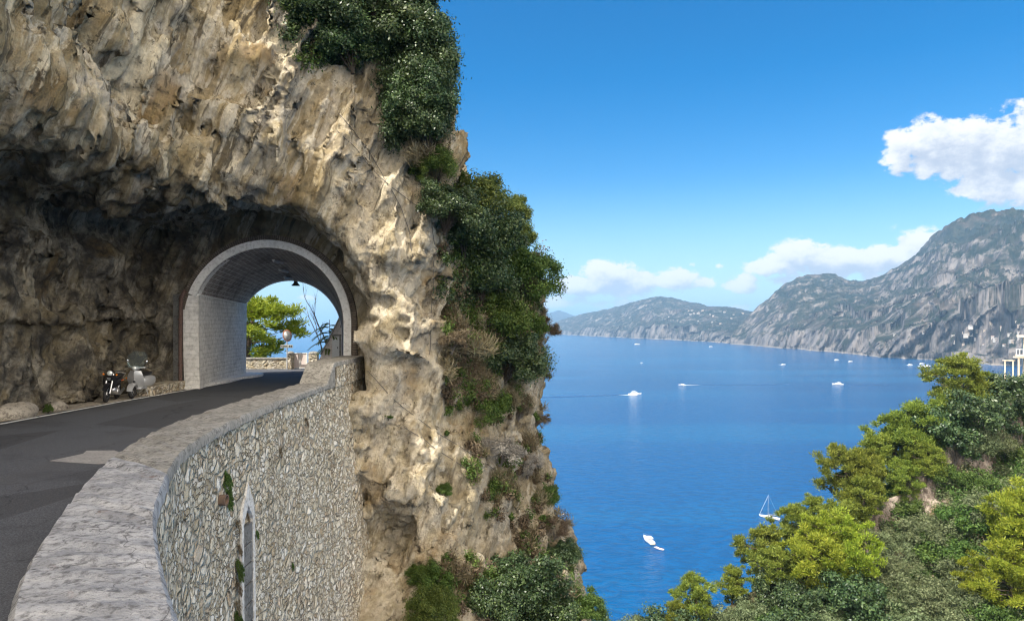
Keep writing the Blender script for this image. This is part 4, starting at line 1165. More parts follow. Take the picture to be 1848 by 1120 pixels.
def pine_proto(seed, h=7.0, spread=2.6, umbrella=0.5, mat=None, dens=1.0):
    """Aleppo pine: leaning tapered trunk, limbs, flattened tufted clumps"""
    rs = np.random.default_rng(seed)
    root = empty('pine_tree')
    lean = rs.normal(size=2) * 0.09 * h
    pts = []
    for i in range(8):
        t = i / 7; pts.append((lean[0] * t * t + 0.12 * math.sin(t * 5 + seed), lean[1] * t * t + 0.12 * math.cos(t * 4 + seed), h * 0.9 * t - 0.5))
    mb = MB(); mb.tube(pts, [0.20 * (1 - 0.85 * i / 7) * h / 7 + 0.02 for i in range(8)], 8)
    clumps = []
    n = int(30 + 8 * umbrella)
    for k in range(n):
        t = (0.20 + 0.78 * (k + 0.5) / n)
        ph = k * 2.4 + rs.normal() * 0.4
        prof = max(0.05, math.sin(math.pi * min(1.0, max(0.0, t - 0.14) / 0.88))) ** 0.7 if umbrella < 0.4 else math.sin(math.pi * min(1, 0.16 + 0.80 * max(0.0, t - 0.18) / 0.82)) ** 0.5
        rr = spread * prof * (0.35 + 0.80 * rs.random())
        i = min(int(t * 7), 6); f = t * 7 - i
        base = Vector(pts[i]).lerp(Vector(pts[i + 1]), f)
        tip = base + Vector((math.cos(ph) * rr, math.sin(ph) * rr, 0.22 * rr + 0.25))
        mb.tube([base, base.lerp(tip, 0.5) + Vector((0, 0, -0.08 * rr)), tip], [0.06, 0.04, 0.015], 5)
        q = h / 7.0
        for j in range(3):
            o = Vector(rs.normal(size=3)) * 0.42 * q
            s = (0.34 + 0.34 * rs.random()) * q
            clumps.append((tuple(tip + o), (s * 1.15, s * 1.15, s * 0.72), int(175 * dens)))
    top = Vector(pts[-1])
    for j in range(5):
        o = Vector(rs.normal(size=3)) * 0.35
        clumps.append((tuple(top + o + Vector((0, 0, 0.2))), (0.5, 0.5, 0.45), int(110 * dens)))
    mb.build('trunk', B_pine, root, smooth=True)
    leaf_obj('crown', clumps, 0.33, 0.24, mat or L_pine, rs, root, mode='tuft', up=0.55, jitter=0.45, shell=0.3)
    return root
def broad_proto(name, seed, r=2.0, hgt=1.6, nclump=22, nleaf=260, size=0.2, mat=None, trunk=True, aspect=0.55, bark=None):
    rs = np.random.default_rng(seed)
    root = empty(name)
    clumps = []; mb = MB()
    base = Vector((0, 0, -0.25 * hgt))
    for k in range(nclump):
        u = rs.random(); ph = rs.random() * 2 * math.pi
        el = math.asin(u * 1.3 - 0.42) if u * 1.3 - 0.42 < 1 else math.pi / 2
        rad = 0.45 + 0.62 * rs.random()
        c = Vector((math.cos(ph) * math.cos(el) * r * rad, math.sin(ph) * math.cos(el) * r * rad, hgt * 0.55 + math.sin(el) * hgt * rad * 0.9))
        s = r * (0.15 + 0.26 * rs.random())
        clumps.append((tuple(c), (s, s, s * 0.85), nleaf))
        if k % 3 == 0: mb.tube([base, Vector((c.x * 0.35, c.y * 0.35, hgt * 0.3)), c.lerp(base, 0.25)], [0.02 * r, 0.012 * r, 0.004], 5)
    if trunk: mb.tube([base, (0.05, 0.03, 0.1), (0.08, 0.0, hgt * 0.5)], [0.14 * r / 2, 0.11 * r / 2, 0.06 * r / 2], 7)
    mb.build('trunk' if trunk else 'stems', bark or B_grey, root, smooth=True)
    leaf_obj('crown' if trunk else 'foliage', clumps, size, aspect, mat or L_oak, rs, root, shell=0.25)
    return root
def tuft_proto(name, seed, r=0.6, n=900, size=0.55, aspect=0.04, mat=None, up=0.9):
    rs = np.random.default_rng(seed)
    clumps = []
    for k in range(6):
        o = rs.normal(size=3) * r * 0.42
        clumps.append(((o[0], o[1], abs(o[2]) * 0.8 + 0.1), (r * 0.5, r * 0.5, r * 0.45), n // 6))
    return leaf_obj(name, clumps, size, aspect, mat or L_dry, rs, None, mode='tuft', up=up, jitter=0.35, shell=0.1)

PROTO = {}
def proto(key):
    """a prototype is built the first time it is asked for; that first one is used itself, later ones are copies"""
    if key in PROTO: return copy_tree(PROTO[key])
    k, s = key
    if k == 'pine': o = pine_proto(10 + s, 7.0, [2.5, 2.1, 2.8][s], [0.5, 0.2, 0.8][s])
    elif k == 'brightpine': o = pine_proto(30 + s, 7.0, 2.7, 0.6, L_brightpine)
    elif k == 'oak': o = broad_proto('holm_oak', 50 + s, 2.4, 2.4, 44, 190, 0.24, L_oak)
    elif k == 'olive': o = broad_proto('olive_bush', 60 + s, 2.2, 1.8, 42, 190, 0.22, L_olive, aspect=0.35)
    elif k == 'shrub': o = broad_proto('green_shrub', 70 + s, 2.0, 1.7, 40, 190, 0.2, L_shrub, False)
    elif k == 'noak': o = broad_proto('holm_oak', 80 + s, 1.6, 1.6, 54, 460, 0.115, L_oak, bark=B_dark)
    elif k == 'nlight': o = broad_proto('leafy_bush', 90 + s, 1.5, 1.5, 50, 430, 0.11, L_light, False, bark=B_dark)
    elif k == 'nshrub': o = broad_proto('green_shrub', 100 + s, 1.3, 1.3, 46, 400, 0.10, L_shrub, False, bark=B_dark)
    elif k == 'dry': o = tuft_proto('dry_grass_tuft', 110 + s, 0.62, 1400, 0.36, 0.07, L_dry)
    elif k == 'grey': o = broad_proto('grey_twiggy_bush', 120 + s, 1.0, 0.95, 30, 460, 0.11, L_grey, False, 0.16)
    elif k == 'brown': o = broad_proto('brown_heath_bush', 130 + s, 1.0, 0.9, 26, 360, 0.09, L_brown, False, 0.25)
    PROTO[key] = o
    return o

# --- the wooded spur: (kind, variant, base u, base v, scale, label)
HILL = [
 ('pine', 0, 1256, 1122, .62, 'small pine at the lowest left end of the spur, last before open water', 'pine'),
 ('pine', 1, 1216, 1148, .5, 'lowest pine top at the bottom edge below the moored cruiser', 'pine'),
 ('pine', 1, 1322, 1082, .58, 'dark narrow pine standing apart left of the big bright pine mass', 'pine'),
 ('pine', 2, 1380, 1048, .85, 'broad rounded pine with tiered tufts just below the sailboat', 'pine'),
 ('pine', 0, 1432, 1000, .78, 'pine whose crown touches the stern of the sailboat', 'pine'),
 ('brightpine', 0, 1455, 1070, .95, 'bright yellow green pine in the middle of the lower pine mass', 'pine'),
 ('brightpine', 1, 1528, 1060, .9, 'bright yellow green pine left of the grey rock ledge', 'pine'),
 ('pine', 1, 1475, 928, .58, 'small slim pine on the skyline right above the lower pine mass', 'pine'),
 ('pine', 0, 1508, 1000, .75, 'olive toned pine under the small skyline pine', 'pine'),
 ('pine', 2, 1532, 908, .92, 'spreading pine with bare trunks left of the forked dark trunks', 'pine'),
 ('pine', 0, 1562, 895, .8, 'pine with gaps of blue water between its low branches', 'pine'),
 ('pine', 1, 1588, 872, .9, 'pine with two forked dark trunks on top of the rock bluff', 'pine'),
 ('pine', 0, 1618, 852, 1.0, 'tall layered pine at the middle of the skyline of the spur', 'pine'),
 ('pine', 1, 1648, 838, 1.02, 'tall upright pine with a round head right of the middle of the skyline', 'pine'),
 ('pine', 1, 1552, 945, .8, 'pine standing on the slope in front of the spreading pine with bare trunks', 'pine'),
 ('pine', 0, 1632, 905, .62, 'low pine hiding the left end of the rock bluff', 'pine'),
 ('pine', 2, 1405, 1075, .75, 'pine in front of the broad rounded pine, lower on the slope', 'pine'),
 ('brightpine', 1, 1490, 1040, .85, 'bright pine between the two brightest crowns of the lower pine mass', 'pine'),
 ('shrub', 0, 1640, 925, .6, 'green shrub growing out of the left part of the rock bluff', 'bush'),
 ('olive', 0, 1585, 985, .65, 'grey bush at the left foot of the rock bluff', 'bush'),
 ('shrub', 1, 1765, 885, .7, 'green shrub clinging to the middle of the rock bluff', 'bush'),
 ('pine', 2, 1672, 868, .62, 'low pine with drooping yellow tufts over the rock bluff', 'pine'),
 ('pine', 2, 1738, 748, 1.0, 'rounded yellow green pine that is the highest crown of the spur', 'pine'),
 ('pine', 0, 1705, 778, .62, 'lower side pine jutting left over the water under the highest crown', 'pine'),
 ('brightpine', 0, 1838, 1008, 1.05, 'large bright pine at the right border beside the shaded rock', 'pine'),
 ('brightpine', 1, 1826, 1110, .85, 'bright pine in the lower right corner', 'pine'),
 ('brightpine', 1, 1762, 1082, .55, 'small lone bright pine among grey olive bushes near the lower right', 'pine'),
 ('brightpine', 0, 1872, 1075, .9, 'bright pine cut by the right border below the large bright one', 'pine'),
 ('oak', 0, 1690, 800, 1.15, 'dark dense oak left of the grey bushes on the upper spur', 'oak'),
 ('oak', 1, 1722, 828, 1.0, 'dark oak just above the shaded rock bluff', 'oak'),
 ('oak', 0, 1768, 775, 1.15, 'big dark oak below the highest pine', 'oak'),
 ('oak', 1, 1815, 742, 1.05, 'dark oak below the pink villa', 'oak'),
 ('olive', 1, 1800, 700, .8, 'pale bush beside the terrace of the villa', 'bush'),
 ('olive', 0, 1758, 820, .85, 'grey green bush in the saddle between dark oaks', 'bush'),
 ('olive', 1, 1785, 815, .8, 'grey green bush at the top of the rock bluff', 'bush'),
 ('oak', 1, 1843, 795, 1.1, 'dark oak at the right border above the rock bluff', 'oak'),
 ('shrub', 0, 1700, 868, .72, 'fresh green shrub overhanging the rock bluff', 'bush'),
 ('shrub', 1, 1812, 830, .75, 'green shrub crowning the right part of the rock bluff', 'bush'),
 ('shrub', 0, 1875, 770, .9, 'green shrub cut by the right border above the bluff', 'bush'),
 ('olive', 0, 1672, 985, .9, 'dark olive bush directly below the left part of the bluff', 'bush'),
 ('olive', 1, 1712, 968, .95, 'large dark olive bush below the shaded rock', 'bush'),
 ('shrub', 1, 1745, 960, 1.0, 'round green bush at the foot of the shaded rock', 'bush'),
 ('olive', 0, 1785, 950, .95, 'olive bush between the shaded rock and the large bright pine', 'bush'),
 ('shrub', 0, 1690, 1012, .95, 'dark green bush in the middle of the lower slope', 'bush'),
 ('shrub', 1, 1735, 1010, .8, 'dark green bush right of the small bare path', 'bush'),
 ('olive', 1, 1622, 1008, .75, 'grey bush right of the pale rock ledge', 'bush'),
 ('olive', 0, 1602, 1045, .7, 'grey brown bush below the pale rock ledge', 'bush'),
 ('olive', 1, 1638, 1052, .65, 'grey bush beside the dark gap in the lower slope', 'bush'),
 ('shrub', 0, 1655, 1048, .45, 'small vivid green shrub in the middle of the lower slope', 'bush'),
 ('oak', 0, 1405, 1092, .8, 'silvery dark oak below the broad tiered pine', 'oak'),
 ('oak', 1, 1452, 1118, .85, 'dark oak under the bright pine mass', 'oak'),
 ('olive', 0, 1358, 1128, .75, 'olive bush behind the bottom left end of the spur', 'bush'),
 ('olive', 1, 1310, 1138, .75, 'pale olive bush right of the last small pine', 'bush'),
 ('shrub', 1, 1400, 1140, .75, 'green shrub at the bottom border left of the silvery oak', 'bush'),
 ('oak', 0, 1525, 1098, 1.0, 'large silvery green oak below the pale rock ledge', 'oak'),
 ('oak', 1, 1560, 1128, .95, 'silvery oak at the bottom border beside the dark gap', 'oak'),
 ('olive', 1, 1492, 1150, .85, 'olive bush at the bottom border under the silvery oaks', 'bush'),
 ('olive', 0, 1655, 1100, .9, 'pale olive tree at the bottom right of the dark gap', 'bush'),
 ('olive', 1, 1702, 1085, .85, 'pale silvery olive tree in the lower slope', 'bush'),
 ('olive', 0, 1745, 1120, .9, 'pale olive tree below the small lone bright pine', 'bush'),
 ('olive', 1, 1622, 1150, .9, 'olive tree at the bottom border right of the dark gap', 'bush'),
 ('olive', 0, 1690, 1160, .95, 'olive tree at the bottom border under the silvery olive', 'bush'),
 ('shrub', 0, 1795, 1140, .9, 'green shrub at the bottom border left of the corner pine', 'bush'),
 ('olive', 1, 1795, 1055, .8, 'olive bush between the lone bright pine and the corner pine', 'bush'),
 ('olive', 0, 1740, 1052, .75, 'olive bush left of the lone bright pine', 'bush'),
 ('oak', 0, 1200, 1150, .8, 'dark oak at the bottom border left of the lowest pine', 'oak'),
 ('olive', 1, 1150, 1162, .75, 'olive bush at the bottom border in the middle of the picture', 'bush'),
 ('shrub', 0, 1105, 1176, .85, 'green shrub at the bottom border just right of the cliff foot', 'bush'),
 ('oak', 1, 1065, 1190, .9, 'dark oak at the bottom border against the cliff foot', 'oak'),
 ('olive', 0, 1025, 1200, .9, 'olive bush at the bottom border hiding the cliff foot', 'bush'),
 ('shrub', 1, 1265, 1165, .7, 'green shrub at the bottom border below the last small pine', 'bush'),
 ('shrub', 0, 1340, 1175, .85, 'shrub on the bottom border under the olive bush', 'bush'),
 ('oak', 1, 1435, 1180, .9, 'oak top on the bottom border left of centre of the spur', 'oak'),
]
GROUPS = {'pine': 'pines on the wooded spur', 'brightpine': 'pines on the wooded spur', 'oak': 'dark oaks on the wooded spur', 'olive': 'olive bushes on the wooded spur', 'shrub': 'green shrubs on the wooded spur'}
rp = random.Random(5)
for (k, s, u, v, scl, lab, cat) in HILL:
    p, n = hit_hill(u, v)
    vv = v
    while p is None and vv < v + 90:
        vv += 3; p, n = hit_hill(u, vv)
    if p is None: continue
    p = p - Vector((0, 0, 0.15))
    o = proto((k, s))
    o.location = p; o.rotation_euler = (0, 0, rp.uniform(0, 6.28))
    if k in ('pine', 'brightpine'): scl *= 1.25
    else: scl *= 1.42
    o.scale = (scl * rp.uniform(.92, 1.1), scl * rp.uniform(.92, 1.1), scl * rp.uniform(.95, 1.08))
    tag(o, lab, cat, GROUPS[k])

def undergrowth():
    rs = np.random.default_rng(77); clumps = []
    while len(clumps) < 5200:
        u = 1150 + rs.random() * 820; v = 640 + rs.random() * 560
        p, n = hit_hill(u, v)
        if p is None or n.z < 0.40 or pnoise(np.array([[p.x / 6, p.y / 6, 2.0]]))[0] < -0.28: continue
        r = 0.28 + 0.75 * rs.random() ** 2
        clumps.append(((p.x, p.y, p.z + r * 0.4), (r * 1.2, r * 1.2, r), int(24 + 60 * r)))
    for nm, mat, sl in (('undergrowth', L_olive, slice(0, 2400)), ('low_green_scrub', L_shrub, slice(2400, 5000)), ('dry_grass', L_dry, slice(5000, 5200))):
        o = leaf_obj(nm, clumps[sl], 0.27, 0.5, mat, rs, None, shell=0.2)
        tag(o, kind='stuff')
undergrowth()

# --- growth on the cliff: (kind, variant, u, v, scale, lift, label)
CLIFF = [
 ('noak', 0, 548, 18, .62, .3, 'dark bush at the top border, leftmost on the cliff brow', 'bush'),
 ('noak', 1, 590, 45, .85, .4, 'dark bush hanging on the cliff brow beside the top left one', 'bush'),
 ('noak', 0, 640, 30, .95, .5, 'dark green bush at the top border above the cleft', 'bush'),
 ('nlight', 0, 668, 10, .8, .6, 'sun touched bush at the top border', 'bush'),
 ('noak', 1, 690, 70, 1.0, .5, 'broad dark bush above the netted buttress', 'bush'),
 ('noak', 0, 640, 105, .7, .3, 'small dark bush hanging lowest into the cleft', 'bush'),
 ('noak', 1, 715, 25, .95, .6, 'dark bush on the skyline at the top border', 'bush'),
 ('noak', 0, 735, 120, .95, .5, 'dark oak on the skyline left of the sun touched top', 'oak'),
 ('noak', 1, 762, 165, .85, .5, 'dark oak jutting farthest into the blue sky from the upper cliff', 'oak'),
 ('noak', 0, 775, 230, .85, .6, 'dark oak hanging below the jutting oak', 'oak'),
 ('noak', 1, 764, 205, .85, .6, 'dark bush on the skyline just under the upper oaks', 'bush'),
 ('noak', 0, 778, 262, .8, .5, 'dark bush on the skyline edge of the netted buttress', 'bush'),
 ('nlight', 1, 790, 318, .6, .4, 'light bush at the skyline notch above the leafy topping bush', 'bush'),
 ('dry', 0, 742, 215, .9, .1, 'dry grass along the upper edge of the netted buttress', 'grass tuft'),
 ('dry', 1, 765, 270, 1.0, .1, 'dry grass at the skyline edge below the dark oaks', 'grass tuft'),
 ('dry', 0, 782, 310, 1.0, .1, 'dry grass where the buttress edge turns vertical', 'grass tuft'),
 ('noak', 1, 800, 385, .75, .5, 'dark bush tucked behind the edge of the buttress', 'bush'),
 ('nlight', 0, 868, 372, 1.05, .7, 'light green leafy bush topping the seaward rock', 'bush'),
 ('nlight', 1, 905, 415, .85, .6, 'light leafy bush on the skyline right of the topping bush', 'bush'),
 ('noak', 0, 838, 440, 1.1, .5, 'dark bush filling the hollow right of the pier', 'bush'),
 ('noak', 1, 880, 470, 1.0, .5, 'dark bush in the middle of the green slope', 'bush'),
 ('nshrub', 0, 925, 520, 1.05, .5, 'bright green shrub on the right of the green slope', 'bush'),
 ('noak', 0, 855, 540, .95, .4, 'dark bush above the dry grasses', 'bush'),
 ('nlight', 0, 938, 450, .7, .4, 'small light bush on the skyline above the bright shrub', 'bush'),
 ('brown', 0, 962, 530, .85, .4, 'brownish bush on the skyline right of the bright shrub', 'bush'),
 ('nshrub', 1, 895, 600, 1.05, .4, 'green shrub below the bright shrub', 'bush'),
 ('noak', 1, 905, 650, .95, .4, 'dark shrub hanging lowest on the green slope', 'bush'),
 ('nshrub', 0, 948, 600, .75, .3, 'green shrub near the seaward edge', 'bush'),
 ('brown', 1, 975, 600, .8, .4, 'brown bush on the seaward edge level with the horizon', 'bush'),
 ('dry', 1, 812, 560, 1.0, .1, 'dry tuft next to the pier edge below the pale boulder', 'grass tuft'),
 ('dry', 0, 845, 612, 1.35, .1, 'large pale dry tuft in the middle of the slope', 'grass tuft'),
 ('brown', 0, 812, 618, .7, .2, 'brown heath left of the large pale tuft', 'bush'),
 ('dry', 1, 858, 672, 1.1, .1, 'dry tuft below the large pale tuft', 'grass tuft'),
 ('nshrub', 1, 820, 680, .35, .1, 'tiny green shrub left of the dark hanging shrub', 'bush'),
 ('nshrub', 0, 885, 752, .7, .2, 'green shrub above the grey twiggy bush', 'bush'),
 ('brown', 1, 935, 745, .75, .2, 'brown heath right of the green shrub', 'bush'),
 ('dry', 0, 918, 715, 1.0, .1, 'dry tuft below the dark hanging shrub', 'grass tuft'),
 ('grey', 0, 895, 812, .95, .3, 'round grey twiggy bush on the rock face', 'bush'),
 ('dry', 1, 948, 800, 1.0, .1, 'dry tuft between the grey bush and the sea edge', 'grass tuft'),
 ('grey', 1, 948, 848, .7, .2, 'smaller grey twiggy bush near the seaward edge', 'bush'),
 ('brown', 0, 975, 760, .6, .3, 'brown bush on the seaward edge above the white float', 'bush'),
 ('nshrub', 1, 975, 905, .6, .3, 'green shrub on the seaward edge level with the white float', 'bush'),
 ('brown', 1, 1000, 960, .65, .3, 'brown bush on the seaward edge below the white float', 'bush'),
 ('noak', 0, 1010, 1015, .5, .3, 'dark bush on the seaward edge near the bottom', 'bush'),
 ('nshrub', 0, 800, 892, .25, .05, 'tiny green plant in the middle of the lower rock', 'bush'),
 ('nshrub', 1, 790, 1048, .55, .1, 'low green mat on the ledge under the cave', 'bush'),
 ('nshrub', 0, 760, 1050, .45, .1, 'low green plant on the ledge next to the wall', 'bush'),
 ('noak', 1, 925, 1085, .95, .5, 'dark bush at the foot of the rock by the bottom border', 'bush'),
 ('noak', 0, 890, 1110, .8, .4, 'dark bush on the bottom border left of the bigger one', 'bush'),
 ('nlight', 1, 790, 1125, .55, .3, 'bright green bush on the bottom border', 'bush'),
 ('noak', 1, 985, 1110, .8, .5, 'dark bush on the bottom border right of the bigger one', 'bush'),
 ('nshrub', 1, 1035, 1118, .75, .5, 'green bush on the bottom border by the sea', 'bush'),
 ('nshrub', 0, 700, 755, .14, .02, 'small leafy sprig on the pale rock next to the wall', 'bush'),
]
for (k, s, u, v, scl, lift, lab, cat) in CLIFF:
    p, n = hit_cliff(u, v)
    if p is None or p.y > 42:
        # step left until the ray meets rock
        for du in range(2, 80, 4):
            p, n = hit_cliff(u - du, v + du * 0.3)
            if p is not None and p.y < 42: break
        if p is None: print('MISS cliff', u, v); continue
    o = proto((k, s))
    rs_ = 1.4 if k in ('noak', 'nlight') else 1.0
    off = Vector((n.x, n.y, n.z)); 
    q = p + off * (lift * scl * rs_) + Vector((0, 0, -0.35 * scl * rs_))
    # keep the crown near the rock rather than towards the viewer
    o.location = q; o.rotation_euler = (0.25 * -n.y, 0.25 * n.x, rp.uniform(0, 6.28))
    o.scale = (scl * rp.uniform(.9, 1.1), scl * rp.uniform(.9, 1.1), scl * rp.uniform(.9, 1.1))
    tag(o, lab, cat, 'growth on the cliff')

# --- the scrub that clothes the seaward rock between the single bushes reads as one mass
def cliff_scrub():
    rs = np.random.default_rng(91)
    sets = {'cliff_scrub': (L_shrub, []), 'dark_cliff_scrub': (L_oak, []), 'dry_cliff_scrub': (L_dry, []), 'brown_cliff_scrub': (L_brown, [])}
    tries = 0
    zones = [((795, 340), (985, 720), 640, .30), ((520, -20), (740, 120), 230, .30), ((700, 130), (800, 320), 130, .22), ((780, 680), (990, 900), 190, .20), ((880, 880), (1030, 1110), 150, .24), ((700, 1000), (900, 1110), 90, .18)]
    for (a, b, n, r0) in zones:
        k = 0; tries = 0
        while k < n and tries < n * 14:
            tries += 1
            u = a[0] + rs.random() * (b[0] - a[0]); v = a[1] + rs.random() * (b[1] - a[1])
            p, nn = hit_cliff(u, v)
            if p is None or p.y > 41: continue
            q = pnoise(np.array([[p.x / 1.7, p.y / 1.7, p.z / 1.7]]))[0]
            # bare rock: the buttress face and the pier
            if u < 800 and v > 130 and u < 690 + (v - 130) * 0.5: continue
            if v > 680 and q < 0.05: continue
            if nn.z < -0.35 and rs.random() < 0.8: continue
            r = r0 * (0.5 + 1.1 * rs.random())
            w = pnoise(np.array([[p.x / 1.3 + 9, p.y / 1.3, p.z / 1.3]]))[0] + 0.25 * rs.normal()
            if v > 560 or (u < 800 and v > 130): key = ('dry_cliff_scrub', 'brown_cliff_scrub', 'cliff_scrub', 'dry_cliff_scrub')[int(np.clip((w + 0.8) * 2.5, 0, 3))]
            else: key = ('dark_cliff_scrub', 'cliff_scrub', 'dark_cliff_scrub', 'brown_cliff_scrub')[int(np.clip((w + 0.75) * 2.4, 0, 3))]
            c = p + nn * r * 0.5 + Vector((0, 0, r * 0.3))
            sets[key][1].append((tuple(c), (r, r, r * 1.1), 130)); k += 1
    for nm, (mat, cl) in sets.items():
        dry = 'dry' in nm
        o = leaf_obj(nm, cl, 0.26 if dry else 0.10, 0.10 if dry else 0.5, mat, rs, None, shell=0.15, mode='tuft' if dry else 'leaf', up=0.8 if dry else 0.25, jitter=0.45 if dry else 0.6)
        tag(o, kind='stuff')
cliff_scrub()
# ------------------------------------------------------------------ simple object materials
def mat_plain(name, c, rough=0.5, metallic=0.0, spec=0.5, grime=0.0, coat=0.0):
    m, nt, out = new_mat(name)
    P = nt.coord('Object'); n = nt.noise(P, 12.0, 5, 0.65)
    cc = nt.mix(nt.smooth(n, 0.45, 0.7, 0, grime), c, tuple(q * 0.35 + 0.02 for q in c))
    p = principled(nt, out, cc, rough, nt.bump(n, 0.08, 0.004), metallic, spec)
    p.inputs['Coat Weight'].default_value = coat
    return m
def mat_glass(name, tint=(0.85, 0.92, 0.92)):
    m, nt, out = new_mat(name)
    g = nt.node('ShaderNodeBsdfGlossy'); g.inputs['Roughness'].default_value = 0.04
    t = nt.node('ShaderNodeBsdfTransparent'); t.inputs[0].default_value = (*tint, 1)
    d = nt.node('ShaderNodeBsdfDiffuse'); d.inputs[0].default_value = (0.75, 0.8, 0.8, 1)
    mx0 = nt.node('ShaderNodeMixShader'); mx0.inputs[0].default_value = 0.04
    nt.l.new(t.outputs[0], mx0.inputs[1]); nt.l.new(d.outputs[0], mx0.inputs[2])
    mx = nt.node('ShaderNodeMixShader'); mx.inputs[0].default_value = 0.07
    nt.l.new(mx0.outputs[0], mx.inputs[1]); nt.l.new(g.outputs[0], mx.inputs[2]); nt.l.new(mx.outputs[0], out.inputs[0])
    return m
M_white = mat_plain('white_gelcoat', (0.80, 0.80, 0.79), 0.3, grime=0.1)
M_navy = mat_plain('navy_hull_stripe', (0.02, 0.03, 0.08), 0.3)
M_dark = mat_plain('dark_tinted_window', (0.015, 0.018, 0.022), 0.12)
M_teak = mat_plain('teak_deck', (0.30, 0.17, 0.09), 0.6, grime=0.2)
M_red = mat_plain('red_antifouling', (0.35, 0.06, 0.04), 0.5)
M_alu = mat_plain('aluminium', (0.65, 0.66, 0.68), 0.35, 0.9)
M_rubber = mat_plain('tyre_rubber', (0.018, 0.018, 0.018), 0.8)
M_black = mat_plain('black_paint', (0.012, 0.012, 0.014), 0.28, coat=0.6)
M_blackmat = mat_plain('black_plastic', (0.02, 0.02, 0.021), 0.6)
M_silver = mat_plain('silver_grey_paint', (0.46, 0.47, 0.48), 0.3, 0.35, grime=0.08, coat=0.7)
M_chrome = mat_plain('chrome', (0.75, 0.76, 0.78), 0.14, 1.0)
M_seat = mat_plain('seat_vinyl', (0.02, 0.018, 0.018), 0.5)
M_amber = mat_plain('amber_lens', (0.75, 0.22, 0.02), 0.2)
M_lens = mat_plain('clear_lens', (0.72, 0.76, 0.74), 0.08, 0.3)
M_orange = mat_plain('orange_trim', (0.65, 0.14, 0.03), 0.4)
M_wind = mat_glass('clear_windscreen')
M_canvas = mat_plain('canvas_cover', (0.06, 0.09, 0.16), 0.8)
M_pinkboat = mat_plain('faded_inflatable', (0.68, 0.50, 0.47), 0.5)
M_cable = mat_plain('steel_cable', (0.10, 0.095, 0.09), 0.6, 0.4)
M_cream = mat_concrete('cream_plaster', (0.66, 0.55, 0.42), (0.72, 0.62, 0.49), (0.48, 0.39, 0.29), 0.6, 0.008)
M_pinkplaster = mat_concrete('pinkish_plaster', (0.50, 0.42, 0.37), (0.58, 0.50, 0.44), (0.27, 0.22, 0.19), 0.8, 0.015)
M_whitedoor = mat_plain('white_door_paint', (0.78, 0.78, 0.75), 0.5, grime=0.15)
M_terracotta = mat_plain('terracotta', (0.42, 0.17, 0.09), 0.8, grime=0.3)
M_foam = mat_plain('wake_foam', (0.82, 0.86, 0.88), 0.8)
M_wakewater = mat_plain('smooth_wake_water', (0.0005, 0.030, 0.13), 0.3)

# ------------------------------------------------------------------ scooters
def wheel(root, y, r, w, tyre_w, spokes=5, disc=True):
    t = MB()
    prof = []
    for k in range(13):
        a = 2 * math.pi * k / 12
        prof.append((r - tyre_w + tyre_w * math.cos(a), w * math.sin(a)))
    t.lathe(prof, (0, y, r), 'X', 26)
    wh = t.build('wheel', M_rubber, root, smooth=True)
    rm = MB()
    rm.lathe([(r - tyre_w * 1.75, -w * .6), (r - tyre_w * 1.3, -w * .7), (r - tyre_w * 1.3, w * .7), (r - tyre_w * 1.75, w * .6), (r - tyre_w * 1.75, -w * .6)], (0, y, r), 'X', 24)
    rm.lathe([(0.0, -w * 0.9), (0.045, -w * 0.8), (0.045, w * 0.8), (0.0, w * 0.9)], (0, y, r), 'X', 12)
    for k in range(spokes):
        a = 2 * math.pi * k / spokes
        rm.tube([(0, y, r), (0, y + math.cos(a) * (r - tyre_w * 1.6), r + math.sin(a) * (r - tyre_w * 1.6))], 0.016, 5)
    rm.build('rim', M_chrome, wh, smooth=True)
def ell(mb, c, r, n=14, m=9, cut=None):
    """ellipsoid rings along Z"""
    rings = []
    for i in range(m):
        a = -math.pi / 2 + math.pi * (i + 0.02) / (m - 1 + 0.04)
        rings.append([(c[0] + r[0] * math.cos(a) * math.cos(2 * math.pi * k / n), c[1] + r[1] * math.cos(a) * math.sin(2 * math.pi * k / n), c[2] + r[2] * math.sin(a)) for k in range(n)])
    mb.loft(rings)
def super_ring(cx, y, cz, hx, hz, n=16, p=2.6):
    out = []
    for k in range(n):
        a = 2 * math.pi * k / n; c, s = math.cos(a), math.sin(a)
        out.append((cx + hx * math.copysign(abs(c) ** (2 / p), c), y, cz + hz * math.copysign(abs(s) ** (2 / p), s)))
    return out
